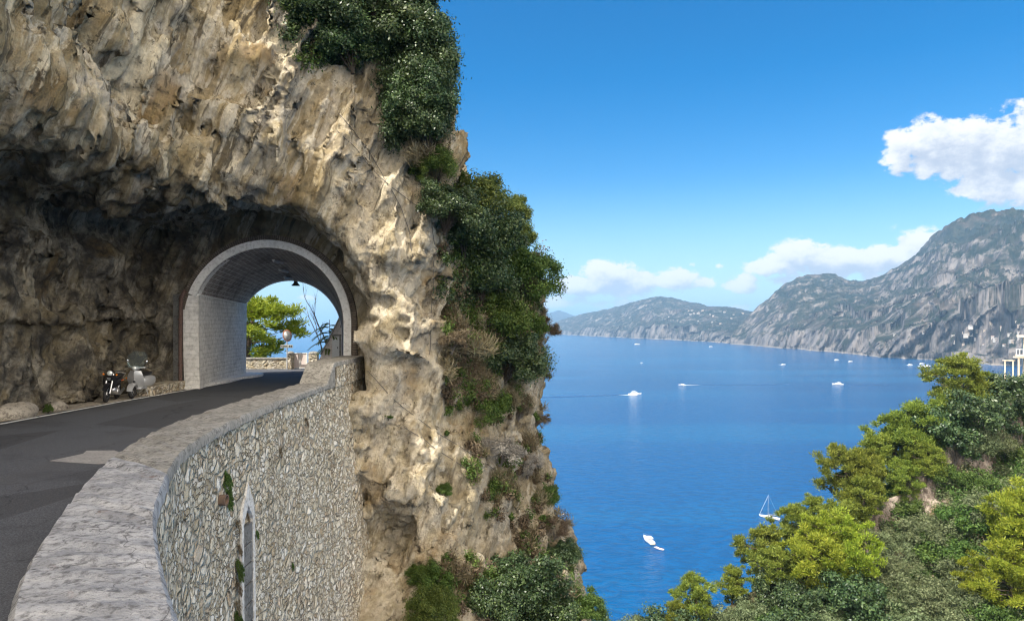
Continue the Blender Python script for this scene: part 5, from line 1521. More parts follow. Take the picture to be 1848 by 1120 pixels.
def silver_scooter():
    r = empty('motor_scooter', label='silver grey motor scooter with tall clear windscreen parked near the tunnel mouth', cat='scooter')
    wheel(r, 0.0, 0.235, 0.055, 0.055); wheel(r, 1.28, 0.235, 0.055, 0.055)
    # front mudguard hugging the wheel
    mb = MB(); rings = []
    for k in range(9):
        a = math.radians(-8 + 150 * k / 8 + 15)
        rr = 0.285
        cy, cz = -math.cos(a) * rr * 1.02, 0.235 + math.sin(a) * rr
        w = 0.085 + 0.03 * math.sin(math.pi * k / 8)
        rings.append([(-w, cy * 0.86, 0.235 + (cz - 0.235) * 0.86), (-w * 0.8, cy, cz), (0, cy * 1.06, 0.235 + (cz - 0.235) * 1.06), (w * 0.8, cy, cz), (w, cy * 0.86, 0.235 + (cz - 0.235) * 0.86)])
    mb.loft(rings, closed=False, caps=False); mb.build('mudguard', M_silver, r, smooth=True)
    # leg shield: broad curved apron with centre ridge
    mb = MB(); rings = []
    for k in range(9):
        t = k / 8; z = 0.34 + 0.60 * t; y = 0.30 - 0.20 * t - 0.06 * math.sin(math.pi * t); hw = 0.14 + 0.13 * math.sin(math.pi * min(1, t * 0.8 + 0.12)) 
        rings.append([(-hw, y + 0.07, z), (-hw * 0.6, y + 0.01, z), (0, y - 0.065, z), (hw * 0.6, y + 0.01, z), (hw, y + 0.07, z), (hw * 0.6, y + 0.07, z), (0, y + 0.03, z), (-hw * 0.6, y + 0.07, z)])
    mb.loft(rings); mb.build('leg_shield', M_silver, r, smooth=True)
    mb = MB(); mb.box((0, 0.235, 0.66), (0.05, 0.03, 0.05)); mb.build('horn_badge', M_blackmat, r)
    # steering column and floor
    mb = MB(); mb.tube([(0, 0.0, 0.235), (0, 0.13, 0.6), (0, 0.20, 1.0)], [0.035, 0.04, 0.045], 8); mb.build('steering_column', M_blackmat, r)
    mb = MB(); mb.prism([(0.24, 0.30), (0.80, 0.28), (0.80, 0.34), (0.30, 0.36)], 'X', -0.19, 0.19); mb.build('floorboard', M_silver, r, bevel=0.015)
    # tail body: two swelling cowls joined over the rear wheel
    mb = MB()
    mb.loft([super_ring(0, y, z, hx, hz) for (y, z, hx, hz) in ((0.70, 0.50, 0.10, 0.14), (0.80, 0.52, 0.20, 0.20), (0.98, 0.52, 0.27, 0.23), (1.2, 0.52, 0.285, 0.225), (1.42, 0.54, 0.24, 0.19), (1.60, 0.57, 0.14, 0.12), (1.68, 0.58, 0.05, 0.05))])
    mb.build('tail_body', M_silver, r, smooth=True)
    mb = MB(); mb.loft([super_ring(0, y, z, hx, hz) for (y, z, hx, hz) in ((0.66, 0.76, 0.07, 0.03), (0.74, 0.775, 0.13, 0.05), (1.0, 0.775, 0.16, 0.06), (1.3, 0.79, 0.14, 0.06), (1.5, 0.80, 0.07, 0.035))])
    mb.build('seat', M_seat, r, smooth=True)
    # headset
    mb = MB(); ell(mb, (0, 0.16, 1.03), (0.13, 0.15, 0.085)); mb.tube([(-0.36, 0.28, 1.06), (-0.14, 0.2, 1.05), (0.14, 0.2, 1.05), (0.36, 0.28, 1.06)], [0.018, 0.035, 0.035, 0.018], 8)
    hb = mb.build('handlebar', M_silver, r, smooth=True)
    for s in (-1, 1):
        mb = MB(); mb.tube([(s * 0.27, 0.245, 1.055), (s * 0.38, 0.285, 1.06)], 0.023, 8); mb.build('grip', M_blackmat, hb)
    mb = MB(); mb.lathe([(0.0, -0.035), (0.06, -0.02), (0.075, 0.0), (0.075, 0.02)], (0, 0.02, 1.03), 'Y', 18); mb.build('headlight', M_lens, r, smooth=True)
    for s in (-1, 1):
        mb = MB(); mb.tube([(s * 0.2, 0.21, 1.06), (s * 0.30, 0.16, 1.24)], 0.008, 6); mb.lathe([(0.0, 0.0), (0.055, 0.008), (0.055, 0.02), (0, 0.028)], (s * 0.31, 0.15, 1.27), 'Y', 14)
        mb.build('rear_view_mirror', M_chrome, r, smooth=True)
    # windscreen: bowed sheet leaning back
    mb = MB(); ring = []
    nx_, nz_ = 8, 8; V = []; F = []
    for th in (0.0, 0.006):
        for j in range(nz_ + 1):
            t = j / nz_
            hw = 0.26 + 0.05 * math.sin(math.pi * t * 0.9) - 0.10 * max(0, t - 0.7) / 0.3
            for i in range(nx_ + 1):
                x = -hw + 2 * hw * i / nx_
                V.append((x, 0.05 + 0.28 * t + 0.4 * x * x + th, 1.08 + 0.52 * t))
    k = (nx_ + 1) * (nz_ + 1)
    for j in range(nz_):
        for i in range(nx_):
            a = j * (nx_ + 1) + i
            F.append((a, a + 1, a + nx_ + 2, a + nx_ + 1)); F.append((k + a, k + a + nx_ + 1, k + a + nx_ + 2, k + a + 1))
    mb.add(V, F); mb.build('windscreen', M_wind, r, smooth=True)
    mb = MB(); mb.tube([(-0.08, 1.25, 0.235), (-0.18, 0.95, 0.2), (-0.2, 1.45, 0.3)], 0.035, 8); mb.build('exhaust', M_alu, r, smooth=True)
    mb = MB(); mb.tube([(0.22, 0.9, 0.01), (0.12, 0.85, 0.26), (-0.12, 0.85, 0.26), (-0.2, 0.9, 0.01)], 0.014, 6); mb.build('stand', M_alu, r)
    mb = MB(); mb.tube([(-0.2, 1.62, 0.62), (-0.15, 1.72, 0.66), (0.15, 1.72, 0.66), (0.2, 1.62, 0.62)], 0.012, 6); mb.build('grab_rail', M_chrome, r, smooth=True)
    return r
def black_moped():
    r = empty('motorcycle', label='black moped with round headlight parked left of the silver scooter', cat='motorcycle')
    wheel(r, 0.0, 0.30, 0.04, 0.042, 7); wheel(r, 1.25, 0.29, 0.045, 0.048, 7)
    mb = MB()
    for s in (-1, 1): mb.tube([(s * 0.085, 0.0, 0.30), (s * 0.085, 0.14, 0.62), (s * 0.085, 0.24, 0.92)], [0.022, 0.026, 0.022], 8)
    mb.build('front_fork', M_alu, r, smooth=True)
    mb = MB(); rings = []
    for k in range(8):
        a = math.radians(20 + 135 * k / 7); rr = 0.335
        cy, cz = -math.cos(a) * rr, 0.30 + math.sin(a) * rr
        rings.append([(-0.07, cy * 0.92, 0.30 + (cz - 0.30) * 0.92), (-0.05, cy, cz), (0.05, cy, cz), (0.07, cy * 0.92, 0.30 + (cz - 0.30) * 0.92)])
    mb.loft(rings, closed=False, caps=False); mb.build('mudguard', M_black, r, smooth=True)
    # front apron over the fork
    mb = MB(); rings = []
    for k in range(7):
        t = k / 6; z = 0.46 + 0.42 * t; y = 0.30 - 0.18 * t; hw = 0.12 + 0.10 * math.sin(math.pi * (0.2 + 0.7 * t))
        rings.append([(-hw, y + 0.05, z), (-hw * 0.5, y - 0.05, z), (hw * 0.5, y - 0.05, z), (hw, y + 0.05, z), (hw * 0.5, y + 0.04, z), (-hw * 0.5, y + 0.04, z)])
    mb.loft(rings); mb.build('front_apron', M_black, r, smooth=True)
    mb = MB(); mb.box((0, 0.085, 0.78), (0.11, 0.012, 0.014)); mb.box((0, 0.09, 0.74), (0.08, 0.012, 0.014)); mb.build('apron_badge', M_alu, r)
    mb = MB(); mb.tube([(0, 0.26, 0.9), (0, 0.38, 0.62), (0, 0.62, 0.42), (0, 1.0, 0.44), (0, 1.25, 0.30)], [0.04, 0.06, 0.075, 0.07, 0.03], 8); mb.build('frame', M_black, r, smooth=True)
    mb = MB(); ell(mb, (0, 0.70, 0.36), (0.14, 0.17, 0.14)); mb.lathe([(0.11, -0.16), (0.12, -0.1), (0.12, 0.1), (0.11, 0.16)], (0, 0.78, 0.31), 'X', 14); mb.build('engine', M_alu, r, smooth=True)
    mb = MB(); mb.loft([super_ring(0, y, z, hx, hz) for (y, z, hx, hz) in ((0.66, 0.62, 0.08, 0.08), (0.85, 0.64, 0.15, 0.11), (1.1, 0.66, 0.16, 0.11), (1.4, 0.72, 0.11, 0.07), (1.55, 0.75, 0.05, 0.03))]); mb.build('tail_body', M_black, r, smooth=True)
    mb = MB(); mb.loft([super_ring(0, y, z, hx, hz) for (y, z, hx, hz) in ((0.60, 0.77, 0.07, 0.03), (0.75, 0.79, 0.14, 0.05), (1.0, 0.79, 0.15, 0.055), (1.35, 0.83, 0.13, 0.05), (1.5, 0.84, 0.06, 0.03))]); mb.build('seat', M_seat, r, smooth=True)
    for s in (-1, 1):
        mb = MB(); mb.box((s * 0.165, 1.1, 0.66), (0.012, 0.30, 0.035)); mb.build('side_stripe', M_orange, r)
    mb = MB(); mb.tube([(-0.38, 0.36, 1.04), (-0.2, 0.27, 1.02), (0, 0.25, 0.98), (0.2, 0.27, 1.02), (0.38, 0.36, 1.04)], 0.014, 8); hb = mb.build('handlebar', M_blackmat, r, smooth=True)
    for s in (-1, 1):
        mb = MB(); mb.tube([(s * 0.28, 0.31, 1.03), (s * 0.40, 0.37, 1.045)], 0.021, 8); mb.build('grip', M_rubber, hb)
    mb = MB(); mb.lathe([(0.03, 0.12), (0.085, 0.06), (0.095, 0.0), (0.085, -0.01), (0.0, -0.012)], (0, 0.12, 0.94), 'Y', 18); hl = mb.build('headlight', M_black, r, smooth=True)
    mb = MB(); mb.lathe([(0.0, -0.04), (0.06, -0.028), (0.082, -0.008)], (0, 0.118, 0.94), 'Y', 18); mb.build('headlight_lens', M_lens, hl, smooth=True)
    for s in (-1, 1):
        mb = MB(); ell(mb, (s * 0.19, 0.17, 0.90), (0.035, 0.045, 0.03), 10, 7); mb.build('indicator', M_amber, r, smooth=True)
        mb = MB(); ell(mb, (s * 0.19, 1.46, 0.70), (0.035, 0.045, 0.03), 10, 7); mb.build('indicator', M_amber, r, smooth=True)
    mb = MB(); mb.tube([(0.1, 0.75, 0.22), (0.13, 1.0, 0.2), (0.13, 1.5, 0.34)], [0.02, 0.045, 0.04], 10); mb.build('exhaust', M_alu, r, smooth=True)
    mb = MB(); mb.tube([(-0.1, 0.75, 0.28), (-0.24, 0.8, 0.02)], 0.014, 6); mb.build('stand', M_alu, r)
    mb = MB(); mb.tube([(-0.10, 1.35, 0.72), (-0.12, 1.6, 0.86), (0.12, 1.6, 0.86), (0.10, 1.35, 0.72)], 0.012, 6); mb.build('luggage_rack', M_alu, r, smooth=True)
    return r
s1 = black_moped(); s1.location = (-13.12, 22.05, ROAD + 0.022); s1.rotation_euler = (0, math.radians(5), math.radians(16))
s2 = silver_scooter(); s2.location = (-12.98, 23.3, ROAD + 0.022); s2.rotation_euler = (0, math.radians(4), math.radians(8))

# ------------------------------------------------------------------ boats
def sea_pt(u, v):
    d = -SEA * F_PX / (v - CV); return Vector(((u - CU) / F_PX * d, d, SEA))
def hull(L, B, D, fore=0.35, sheer=0.25, n=12, transom=0.8, draft=0.3):
    """hull along +Y, bow at +L/2, waterline at z=0"""
    rings = []
    for i in range(n + 1):
        t = i / n; y = -L / 2 + L * t
        w = B / 2 * (transom + (1 - transom) * min(1, t / 0.4)) if t < 0.4 else B / 2 * max(0.02, (1 - ((t - 0.4) / 0.6) ** 2.2))
        zt = D * (1 + sheer * (t ** 2)); rake = 0.08 * L * max(0, (t - 0.7) / 0.3)
        keel = -draft * (1 - max(0, (t - 0.75) / 0.25) ** 2)
        rings.append([(-w, y + rake * 0.8, zt), (-w * 0.93, y + rake * 0.4, zt * 0.45), (-w * 0.72, y, 0.0), (0, y - rake * 0.2, keel), (w * 0.72, y, 0.0), (w * 0.93, y + rake * 0.4, zt * 0.45), (w, y + rake * 0.8, zt)])
    return rings
def cabin_cruiser(label, L=9.5, B=3.1, far=False):
    r = empty('cabin_cruiser', label=label, cat='boat')
    mb = MB(); mb.loft(hull(L, B, 0.95)); mb.build('hull', M_white, r, smooth=True)
    mb = MB(); rg = hull(L, B * 1.012, 0.95); mb.loft([[tuple(Vector(a) * 1.0) for a in (q[2], q[3], q[4])] for q in rg], closed=False, caps=False)
    mb.build('waterline_stripe', M_red, r)
    mb = MB(); mb.box((0, -L * 0.30, 0.86), (B * 0.74, L * 0.32, 0.06)); mb.build('cockpit_sole', M_teak, r)
    mb = MB(); mb.loft([[(-w, y, 0.85), (w, y, 0.85), (w * 0.86, y + dy, z), (-w * 0.86, y + dy, z)] for (y, w, z, dy) in ((-L * 0.12, B * 0.40, 2.05, 0), (L * 0.06, B * 0.40, 2.05, 0), (L * 0.14, B * 0.37, 1.5, -0.1), (L * 0.33, B * 0.20, 1.22, 0))])
    cb = mb.build('cabin', M_white, r, bevel=0.05)
    for s in (-1, 1):
        mb = MB(); mb.box((s * B * 0.388, -L * 0.03, 1.62), (0.04, L * 0.14, 0.34), Matrix.Rotation(s * 0.10, 3, 'Y')); mb.build('side_window', M_dark, cb)
    mb = MB(); mb.add([(-B * 0.33, L * 0.068, 1.98), (B * 0.33, L * 0.068, 1.98), (B * 0.33, L * 0.135, 1.56), (-B * 0.33, L * 0.135, 1.56)], [(0, 1, 2, 3)]); mb.add([(-B * 0.33, L * 0.064, 1.96), (B * 0.33, L * 0.064, 1.96), (B * 0.33, L * 0.131, 1.54), (-B * 0.33, L * 0.131, 1.54)], [(3, 2, 1, 0)]); mb.build('windscreen', M_dark, cb)
    mb = MB(); mb.box((0, -L * 0.13, 2.12), (B * 0.78, L * 0.36, 0.08)); mb.build('hardtop', M_white, r, bevel=0.03)
    for s in (-1, 1):
        mb = MB(); mb.tube([(s * B * 0.36, -L * 0.29, 0.9), (s * B * 0.36, -L * 0.28, 2.1)], 0.03, 6); mb.build('hardtop_post', M_alu, r)
    mb = MB()
    pts = [(-B * 0.40, L * 0.05, 1.6), (-B * 0.33, L * 0.3, 1.75), (0, L * 0.56, 1.9), (B * 0.33, L * 0.3, 1.75), (B * 0.40, L * 0.05, 1.6)]
    mb.tube(pts, 0.022, 5)
    for q in pts: mb.tube([q, (q[0], q[1], 1.0)], 0.018, 5)
    mb.build('bow_rail', M_alu, r)
    mb = MB(); mb.box((0, -L * 0.53, 0.25), (B * 0.7, L * 0.08, 0.08)); mb.build('swim_platform', M_teak, r)
    return r
def place(o, u, v, bow_u, bow_v, scale=1.0):
    p = sea_pt(u, v); q = sea_pt(bow_u, bow_v)
    o.location = p; o.rotation_euler = (0, 0, math.atan2(-(q.x - p.x), q.y - p.y)); o.scale = (scale,) * 3
    return o
b = place(cabin_cruiser('white cabin cruiser moored on the open blue water left of the sailboat'), 1170, 976, 1158, 966, 1.08)
def sailing_yacht():
    r = empty('sailing_yacht', label='white sailing yacht with bare mast and dark boot stripe beside the pine crowns', cat='sailboat')
    L, B = 11.0, 3.3
    mb = MB(); mb.loft(hull(L, B, 0.95, sheer=0.15, transom=0.62)); mb.build('hull', M_white, r, smooth=True)
    mb = MB()
    for s in (-1, 1):
        mb.loft([[(q[4][0] * s * 1.02, q[4][1], -0.05), (s * abs(q[5][0]) * 0.99, (q[4][1] + q[5][1]) / 2, 0.22)] for q in hull(L, B, 0.95, sheer=0.15, transom=0.62)], closed=False, caps=False)
    mb.build('boot_stripe', M_navy, r)
    mb = MB(); mb.loft([[(-w, y, 0.9), (w, y, 0.9), (w * 0.8, y, z), (-w * 0.8, y, z)] for (y, w, z) in ((-1.0, 1.0, 1.5), (1.2, 0.95, 1.45), (2.8, 0.5, 1.15))]); cb = mb.build('coachroof', M_white, r, bevel=0.04)
    for s in (-1, 1):
        mb = MB(); mb.box((s * 0.90, 0.3, 1.24), (0.05, 1.7, 0.16)); mb.build('side_window', M_dark, cb)
    mb = MB(); mb.tube([(0, 0.8, 0.9), (0, 0.75, 13.2)], [0.10, 0.07], 8); mb.build('mast', M_alu, r)
    mb = MB(); mb.tube([(0, 0.7, 2.1), (0, -3.6, 2.2)], 0.07, 8); mb.build('boom', M_alu, r)
    mb = MB(); mb.tube([(0, 0.6, 2.28), (0, -1.5, 2.36), (0, -3.4, 2.32)], [0.16, 0.17, 0.08], 8); mb.build('sail_cover', M_canvas, r)
    mb = MB()
    for z in (5.2, 9.0): mb.tube([(-1.0, 0.72, z), (1.0, 0.72, z)], 0.035, 5)
    mb.build('spreader', M_alu, r)
    mb = MB(); mb.tube([(0, L * 0.53, 1.15), (0, 0.78, 12.6)], 0.06, 6); mb.build('furled_jib', M_white, r)
    mb = MB(); mb.tube([(0, -L * 0.49, 1.0), (0, 0.7, 13.0)], 0.022, 4)
    for s in (-1, 1): mb.tube([(s * 1.5, 0.5, 0.95), (s * 1.0, 0.72, 5.2), (0, 0.75, 12.4)], 0.022, 4)
    mb.build('rigging', M_alu, r)
    mb = MB(); mb.loft([[(-1.05, -2.0, 1.4), (1.05, -2.0, 1.4), (0.9, -2.0, 2.05), (-0.9, -2.0, 2.05)], [(-1.0, -0.9, 1.45), (1.0, -0.9, 1.45), (0.8, -1.1, 2.0), (-0.8, -1.1, 2.0)]]); mb.build('spray_hood', M_canvas, r)
    mb = MB()
    for s in (-1, 1): mb.tube([(s * 1.35, -4.6, 1.55), (s * 1.5, 0, 1.6), (s * 0.3, 5.4, 1.75)], 0.018, 4)
    mb.build('guard_rail', M_alu, r)
    return r
place(sailing_yacht(), 1389, 934.5, 1372, 931.2, 0.92)
def motor_yacht(name, label, L, B, decks=2):
    r = empty(name, label=label, cat='boat')
    mb = MB(); mb.loft(hull(L, B, L * 0.085)); mb.build('hull', M_white, r, smooth=True)
    z = L * 0.085
    mb = MB(); mb.loft([[(-w, y, z * 0.9), (w, y, z * 0.9), (w * 0.85, y + dy, z + L * 0.09), (-w * 0.85, y + dy, z + L * 0.09)] for (y, w, dy) in ((-L * 0.30, B * 0.38, 0), (L * 0.10, B * 0.38, -L * 0.02), (L * 0.22, B * 0.25, -L * 0.06))]); cb = mb.build('cabin', M_white, r)
    for s in (-1, 1):
        mb = MB(); mb.box((s * B * 0.362, -L * 0.10, z + L * 0.055), (0.08, L * 0.34, L * 0.03)); mb.build('side_window', M_dark, cb)
    if decks > 1:
        mb = MB(); mb.box((0, -L * 0.10, z + L * 0.165), (B * 0.62, L * 0.28, L * 0.012)); mb.build('canopy', M_white, r)
        mb = MB()
        for s in (-1, 1):
            for y in (-L * 0.22, 0.02 * L): mb.tube([(s * B * 0.28, y, z + L * 0.08), (s * B * 0.28, y, z + L * 0.165)], 0.05, 5)
        mb.build('canopy_post', M_alu, r)
        mb = MB(); mb.tube([(0, -L * 0.05, z + L * 0.16), (0, -L * 0.08, z + L * 0.28)], 0.08, 5); mb.build('mast', M_alu, r)
    mb = MB(); mb.box((0, -L * 0.40, z * 0.95), (B * 0.7, L * 0.16, 0.05)); mb.build('deck', M_teak, r)
    return r
place(motor_yacht('excursion_boat', 'white excursion boat with canopy at the end of the long dark wake', 19, 5), 1146, 711.5, 1161, 711.0)
place(motor_yacht('speedboat', 'small white speedboat at the left end of a thin white wake', 9, 3, 1), 1231, 694.5, 1224, 694.3, 1.2)
place(motor_yacht('motor_yacht', 'white motor yacht in the bay with a short wake on its right', 17, 5.4), 1512, 693.5, 1506, 693.2)
place(motor_yacht('motorboat', 'tiny white boat with a splash of foam below the sandy ridge', 14, 4, 1), 1414, 658.0, 1421, 657.8)
place(motor_yacht('motorboat', 'white motorboat in the anchored cluster, the leftmost with foam behind', 16, 4.5, 1), 1643, 658.6, 1650, 658.4)
place(motor_yacht('motor_yacht', 'largest white yacht anchored off the rocky shore, nearest of its cluster', 24, 6), 1664, 662.2, 1659, 661.8)
place(motor_yacht('motor_yacht', 'white yacht anchored right of the largest one off the rocky shore', 22, 6), 1675, 661.6, 1681, 661.2)
place(motor_yacht('motorboat', 'white boat anchored closest to the rocky shore of the cluster', 16, 4.5, 1), 1664, 656.4, 1668, 656.3)
place(motor_yacht('motorboat', 'tiny white boat off the headland, farthest out in the bay', 30, 7, 1), 1150, 621.5, 1158, 621.4)
place(motor_yacht('motorboat', 'tiny white boat close under the right end of the headland', 20, 5, 1), 1283, 625.6, 1289, 625.5)
place(motor_yacht('motorboat', 'tiny white boat close to the cliffs under the sandy ridge', 16, 4, 1), 1510, 649.5, 1515, 649.4)
place(motor_yacht('motorboat', 'tiny white boat under the cliffs right of the sandy ridge', 14, 4, 1), 1535, 652.5, 1540, 652.4)
place(motor_yacht('motorboat', 'tiny white speck of a boat alone in the middle distance of the bay', 7, 2.4, 1), 1158, 654.5, 1163, 654.4)
place(motor_yacht('motorboat', 'small white launch close to the seaward edge of the cliff', 3.4, 1.5, 1), 1017, 927, 1020, 925.5, 0.85)
def dinghy(label):
    r = empty('inflatable_dinghy', label=label, cat='dinghy')
    mb = MB(); mb.tube([(-0.55, -1.3, 0.22), (-0.6, 0.4, 0.24), (-0.35, 1.2, 0.3), (0, 1.5, 0.34), (0.35, 1.2, 0.3), (0.6, 0.4, 0.24), (0.55, -1.3, 0.22)], 0.2, 10); mb.build('tube', M_pinkboat, r, smooth=True)
    mb = MB(); mb.box((0, -0.1, 0.12), (1.0, 2.4, 0.06)); mb.build('floor', M_white, r)
    mb = MB(); mb.box((0, -0.3, 0.3), (0.95, 0.25, 0.06)); mb.build('thwart', M_teak, r)
    return r
place(dinghy('pale inflatable dinghy behind the moored cruiser, the nearer to it of two'), 1185.5, 988.0, 1189, 989.5, 0.9)
place(dinghy('pale inflatable dinghy farther from the moored cruiser of two'), 1193.5, 991.0, 1197, 992, 0.9)
def wake(name, pts, w0, w1, mat, z, seed=0):
    """ragged strip lying on the water along photo points turned into sea points"""
    P = [sea_pt(u, v) for (u, v) in pts]; rs = random.Random(seed)
    n = 60; V = []; F = []
    Q = []
    m = len(P) - 1
    for i in range(n + 1):
        s = i / n * m; k = min(int(s), m - 1); Q.append(P[k].lerp(P[k + 1], s - k))
    for i, q in enumerate(Q):
        t = (Q[min(i + 1, n)] - Q[max(i - 1, 0)]).normalized(); nn = Vector((-t.y, t.x, 0))
        w = (w0 + (w1 - w0) * i / n) * rs.uniform(0.55, 1.2)
        V.append(tuple(q + nn * w + Vector((0, 0, z)))); V.append(tuple(q - nn * w * rs.uniform(0.7, 1.1) + Vector((0, 0, z))))
    for i in range(n): F.append((2 * i, 2 * i + 1, 2 * i + 3, 2 * i + 2))
    me = bpy.data.meshes.new(name); me.from_pydata(V, [], F)
    return tag(link(name, me, mat), kind='structure')
wake('wake', [(1145, 711.5), (1095, 713), (1040, 714.6), (960, 717)], 5.0, 8.0, M_wakewater, 0.10, 1)
wake('wake_foam', [(1150, 712), (1135, 712.4), (1118, 713)], 3.6, 0.6, M_foam, 0.16, 2)
wake('wake_foam', [(1232, 694.6), (1262, 694.8)], 2.6, 0.5, M_foam, 0.16, 3)
wake('wake', [(1240, 694.8), (1330, 694.4), (1425, 693.2)], 2.0, 3.5, M_wakewater, 0.10, 4)
wake('wake_foam', [(1515, 693.6), (1524, 693.9)], 2.4, 0.5, M_foam, 0.16, 5)
wake('wake', [(1516, 693.6), (1600, 694.4)], 2.0, 3.0, M_wakewater, 0.10, 6)
wake('wake_foam', [(1412, 658.0), (1404, 657.8)], 5.0, 1.5, M_foam, 0.16, 7)
wake('wake_foam', [(1645, 658.6), (1634, 658.4)], 5.0, 1.5, M_foam, 0.16, 8)

# ------------------------------------------------------------------ beyond the tunnel
def rubble_box(name, c, s, mat, parent=None):
    mb = MB(); mb.box((0, 0, 0), s)
    o = mb.build(name, mat, parent, bevel=0.02, loc=c)
    me = o.data; ul = me.uv_layers.new(name='UVMap')
    for pl in me.polygons:
        nrm = pl.normal
        for li in pl.loop_indices:
            p = me.vertices[me.loops[li].vertex_index].co
            ul.data[li].uv = (p.x, p.z) if abs(nrm.y) > 0.5 else ((p.y, p.z) if abs(nrm.x) > 0.5 else (p.x, p.y))
    return o
M_rubble2 = mat_rubble('grey_rubble', 3.2, (0.50, 0.49, 0.47))
r = empty('stone_wall', (-15.6, 39.3, ROAD), label='low grey rubble stone wall with dark coping beyond the tunnel', cat='wall')
rubble_box('stone_body', (0, 0, 0.25), (6.0, 0.4, 0.62), M_rubble2, r)
mb = MB(); mb.box((0, 0, 0.60), (6.1, 0.5, 0.075)); mb.build('coping', M_coping2, r, bevel=0.015)
for k, (u, lab) in enumerate(((524.5, 'stone gate pillar on the left of the pale gate'), (566, 'rough stone gate pillar on the right of the pale gate'))):
    x = (u - CU) / F_PX * 39.0
    p_ = empty('gate_pillar', (x, 39.0, ROAD), label=lab, cat='pillar')
    rubble_box('shaft', (0, 0, 0.42), (0.36 + 0.14 * k, 0.4, 0.86), M_rubble2, p_)
    mb = MB(); ell(mb, (0, 0, 0.88), (0.22 + .1 * k, 0.24, 0.14), 10, 7); mb.build('cap', M_coping2, p_, smooth=True)
g = empty('gate', (-12.13, 39.1, ROAD), label='pale pink sheet metal gate between two stone pillars beyond the tunnel', cat='gate')
mb = MB(); mb.box((0, 0, 0.46), (0.80, 0.03, 0.86)); mb.build('panel', mat_plain('pale_pink_sheet', (0.72, 0.62, 0.57), 0.5, grime=0.2), g)
mb = MB()
for x in (-0.40, 0.0, 0.40): mb.box((x, -0.03, 0.47), (0.045, 0.05, 0.92))
for z in (0.06, 0.9): mb.box((0, -0.028, z), (0.80, 0.035, 0.04))
mb.build('frame', M_whitedoor, g)
# stair house
h_ = empty('stair_house', (-9.3, 36.6, ROAD), label='small plastered house with slanting top edge and white door seen through the tunnel', cat='house')
def hp(u, v, y=36.6): return ((u - CU) / F_PX * y + 9.3, -(v - CV) / F_PX * y - ROAD)
out_ = [hp(574, 672), hp(574, 652), hp(580, 640), hp(590, 622), hp(618, 566), hp(640, 560), hp(662, 560), hp(662, 672)]
mb = MB(); mb.prism([(a, b_) for a, b_ in out_], 'Y', 0, 3.0); mb.build('wall', mat_concrete('sunlit_pink_plaster', (0.76, 0.68, 0.62), (0.84, 0.77, 0.71), (0.5, 0.44, 0.39), 0.8, 0.015), h_)  # plaster made paler to stand in for sunlight this wall doesn't get
mb = MB()
for a, b_ in ((out_[2], out_[3]), (out_[3], out_[4]), (out_[4], out_[5])):
    d_ = Vector((b_[0] - a[0], b_[1] - a[1])).normalized(); nn = Vector((-d_.y, d_.x))
    mb.prism([(a[0], a[1]), (b_[0], b_[1]), (b_[0] + nn.x * 0.07, b_[1] + nn.y * 0.07), (a[0] + nn.x * 0.07, a[1] + nn.y * 0.07)], 'Y', -0.08, 3.0)
mb.build('coping', M_coping2, h_)
d0, d1 = hp(600, 648), hp(613, 606)
mb = MB(); mb.box(((d0[0] + d1[0]) / 2, -0.03, (d0[1] + d1[1]) / 2), (d1[0] - d0[0], 0.08, d1[1] - d0[1])); dr = mb.build('door', M_whitedoor, h_, bevel=0.01)
mb = MB(); mb.box((d1[0] - 0.08, -0.09, (d0[1] + d1[1]) / 2), (0.03, 0.05, 0.10)); mb.build('handle', M_blackmat, dr)
mb = MB(); mb.box(((d0[0] + d1[0]) / 2, -0.06, d1[1] + 0.05), (d1[0] - d0[0] + 0.2, 0.16, 0.09)); mb.box((d1[0] + 0.04, -0.05, (d0[1] + d1[1]) / 2), (0.07, 0.13, d1[1] - d0[1])); mb.build('door_frame', M_coping2, h_)
mb = MB(); mb.box((hp(618, 588)[0], -0.12, hp(618, 588)[1]), (0.10, 0.2, 0.16)); mb.build('wall_lamp', M_blackmat, h_)
# mirror and sign on one post
m_ = empty('traffic_mirror', (-12.72, 38.6, ROAD), label='round convex traffic mirror with red rim on a post above a small direction sign', cat='mirror')
mb = MB(); mb.tube([(0, 0, 0), (0, 0, 2.1)], 0.035, 8); mb.build('post', M_alu, m_)
mb = MB(); mb.lathe([(0.0, -0.03), (0.24, -0.02), (0.30, 0.0), (0.30, 0.03), (0.26, 0.06)], (0, 0, 0), 'Y', 24, (0.82, 1.15))
ob = mb.build('rim', M_terracotta, m_, smooth=True, loc=(0.03, -0.06, 1.92)); ob.rotation_euler = (0, math.radians(-12), math.radians(25))
mb = MB(); mb.lathe([(0.0, -0.05), (0.12, -0.045), (0.235, -0.022)], (0, 0, 0), 'Y', 24, (0.82, 1.15)); mb.build('mirror_glass', mat_plain('mirror_glass', (0.80, 0.78, 0.74), 0.25, 0.6), ob, smooth=True)
mb = MB(); mb.box((0, -0.06, 1.31), (0.68, 0.03, 0.17)); sg = mb.build('sign_plate', mat_plain('grey_sign', (0.40, 0.40, 0.34), 0.5, grime=0.3), m_, bevel=0.005)
mb = MB()
for (x, w) in ((-0.27, .05), (-0.20, .04), (-0.145, .035), (-0.09, .04), (-0.035, .035), (0.02, .04), (0.16, .06), (0.26, .07)): mb.box((x, -0.078, 1.31), (w, 0.006, 0.07 if x < 0.1 else 0.10))
mb.build('lettering', M_blackmat, sg)
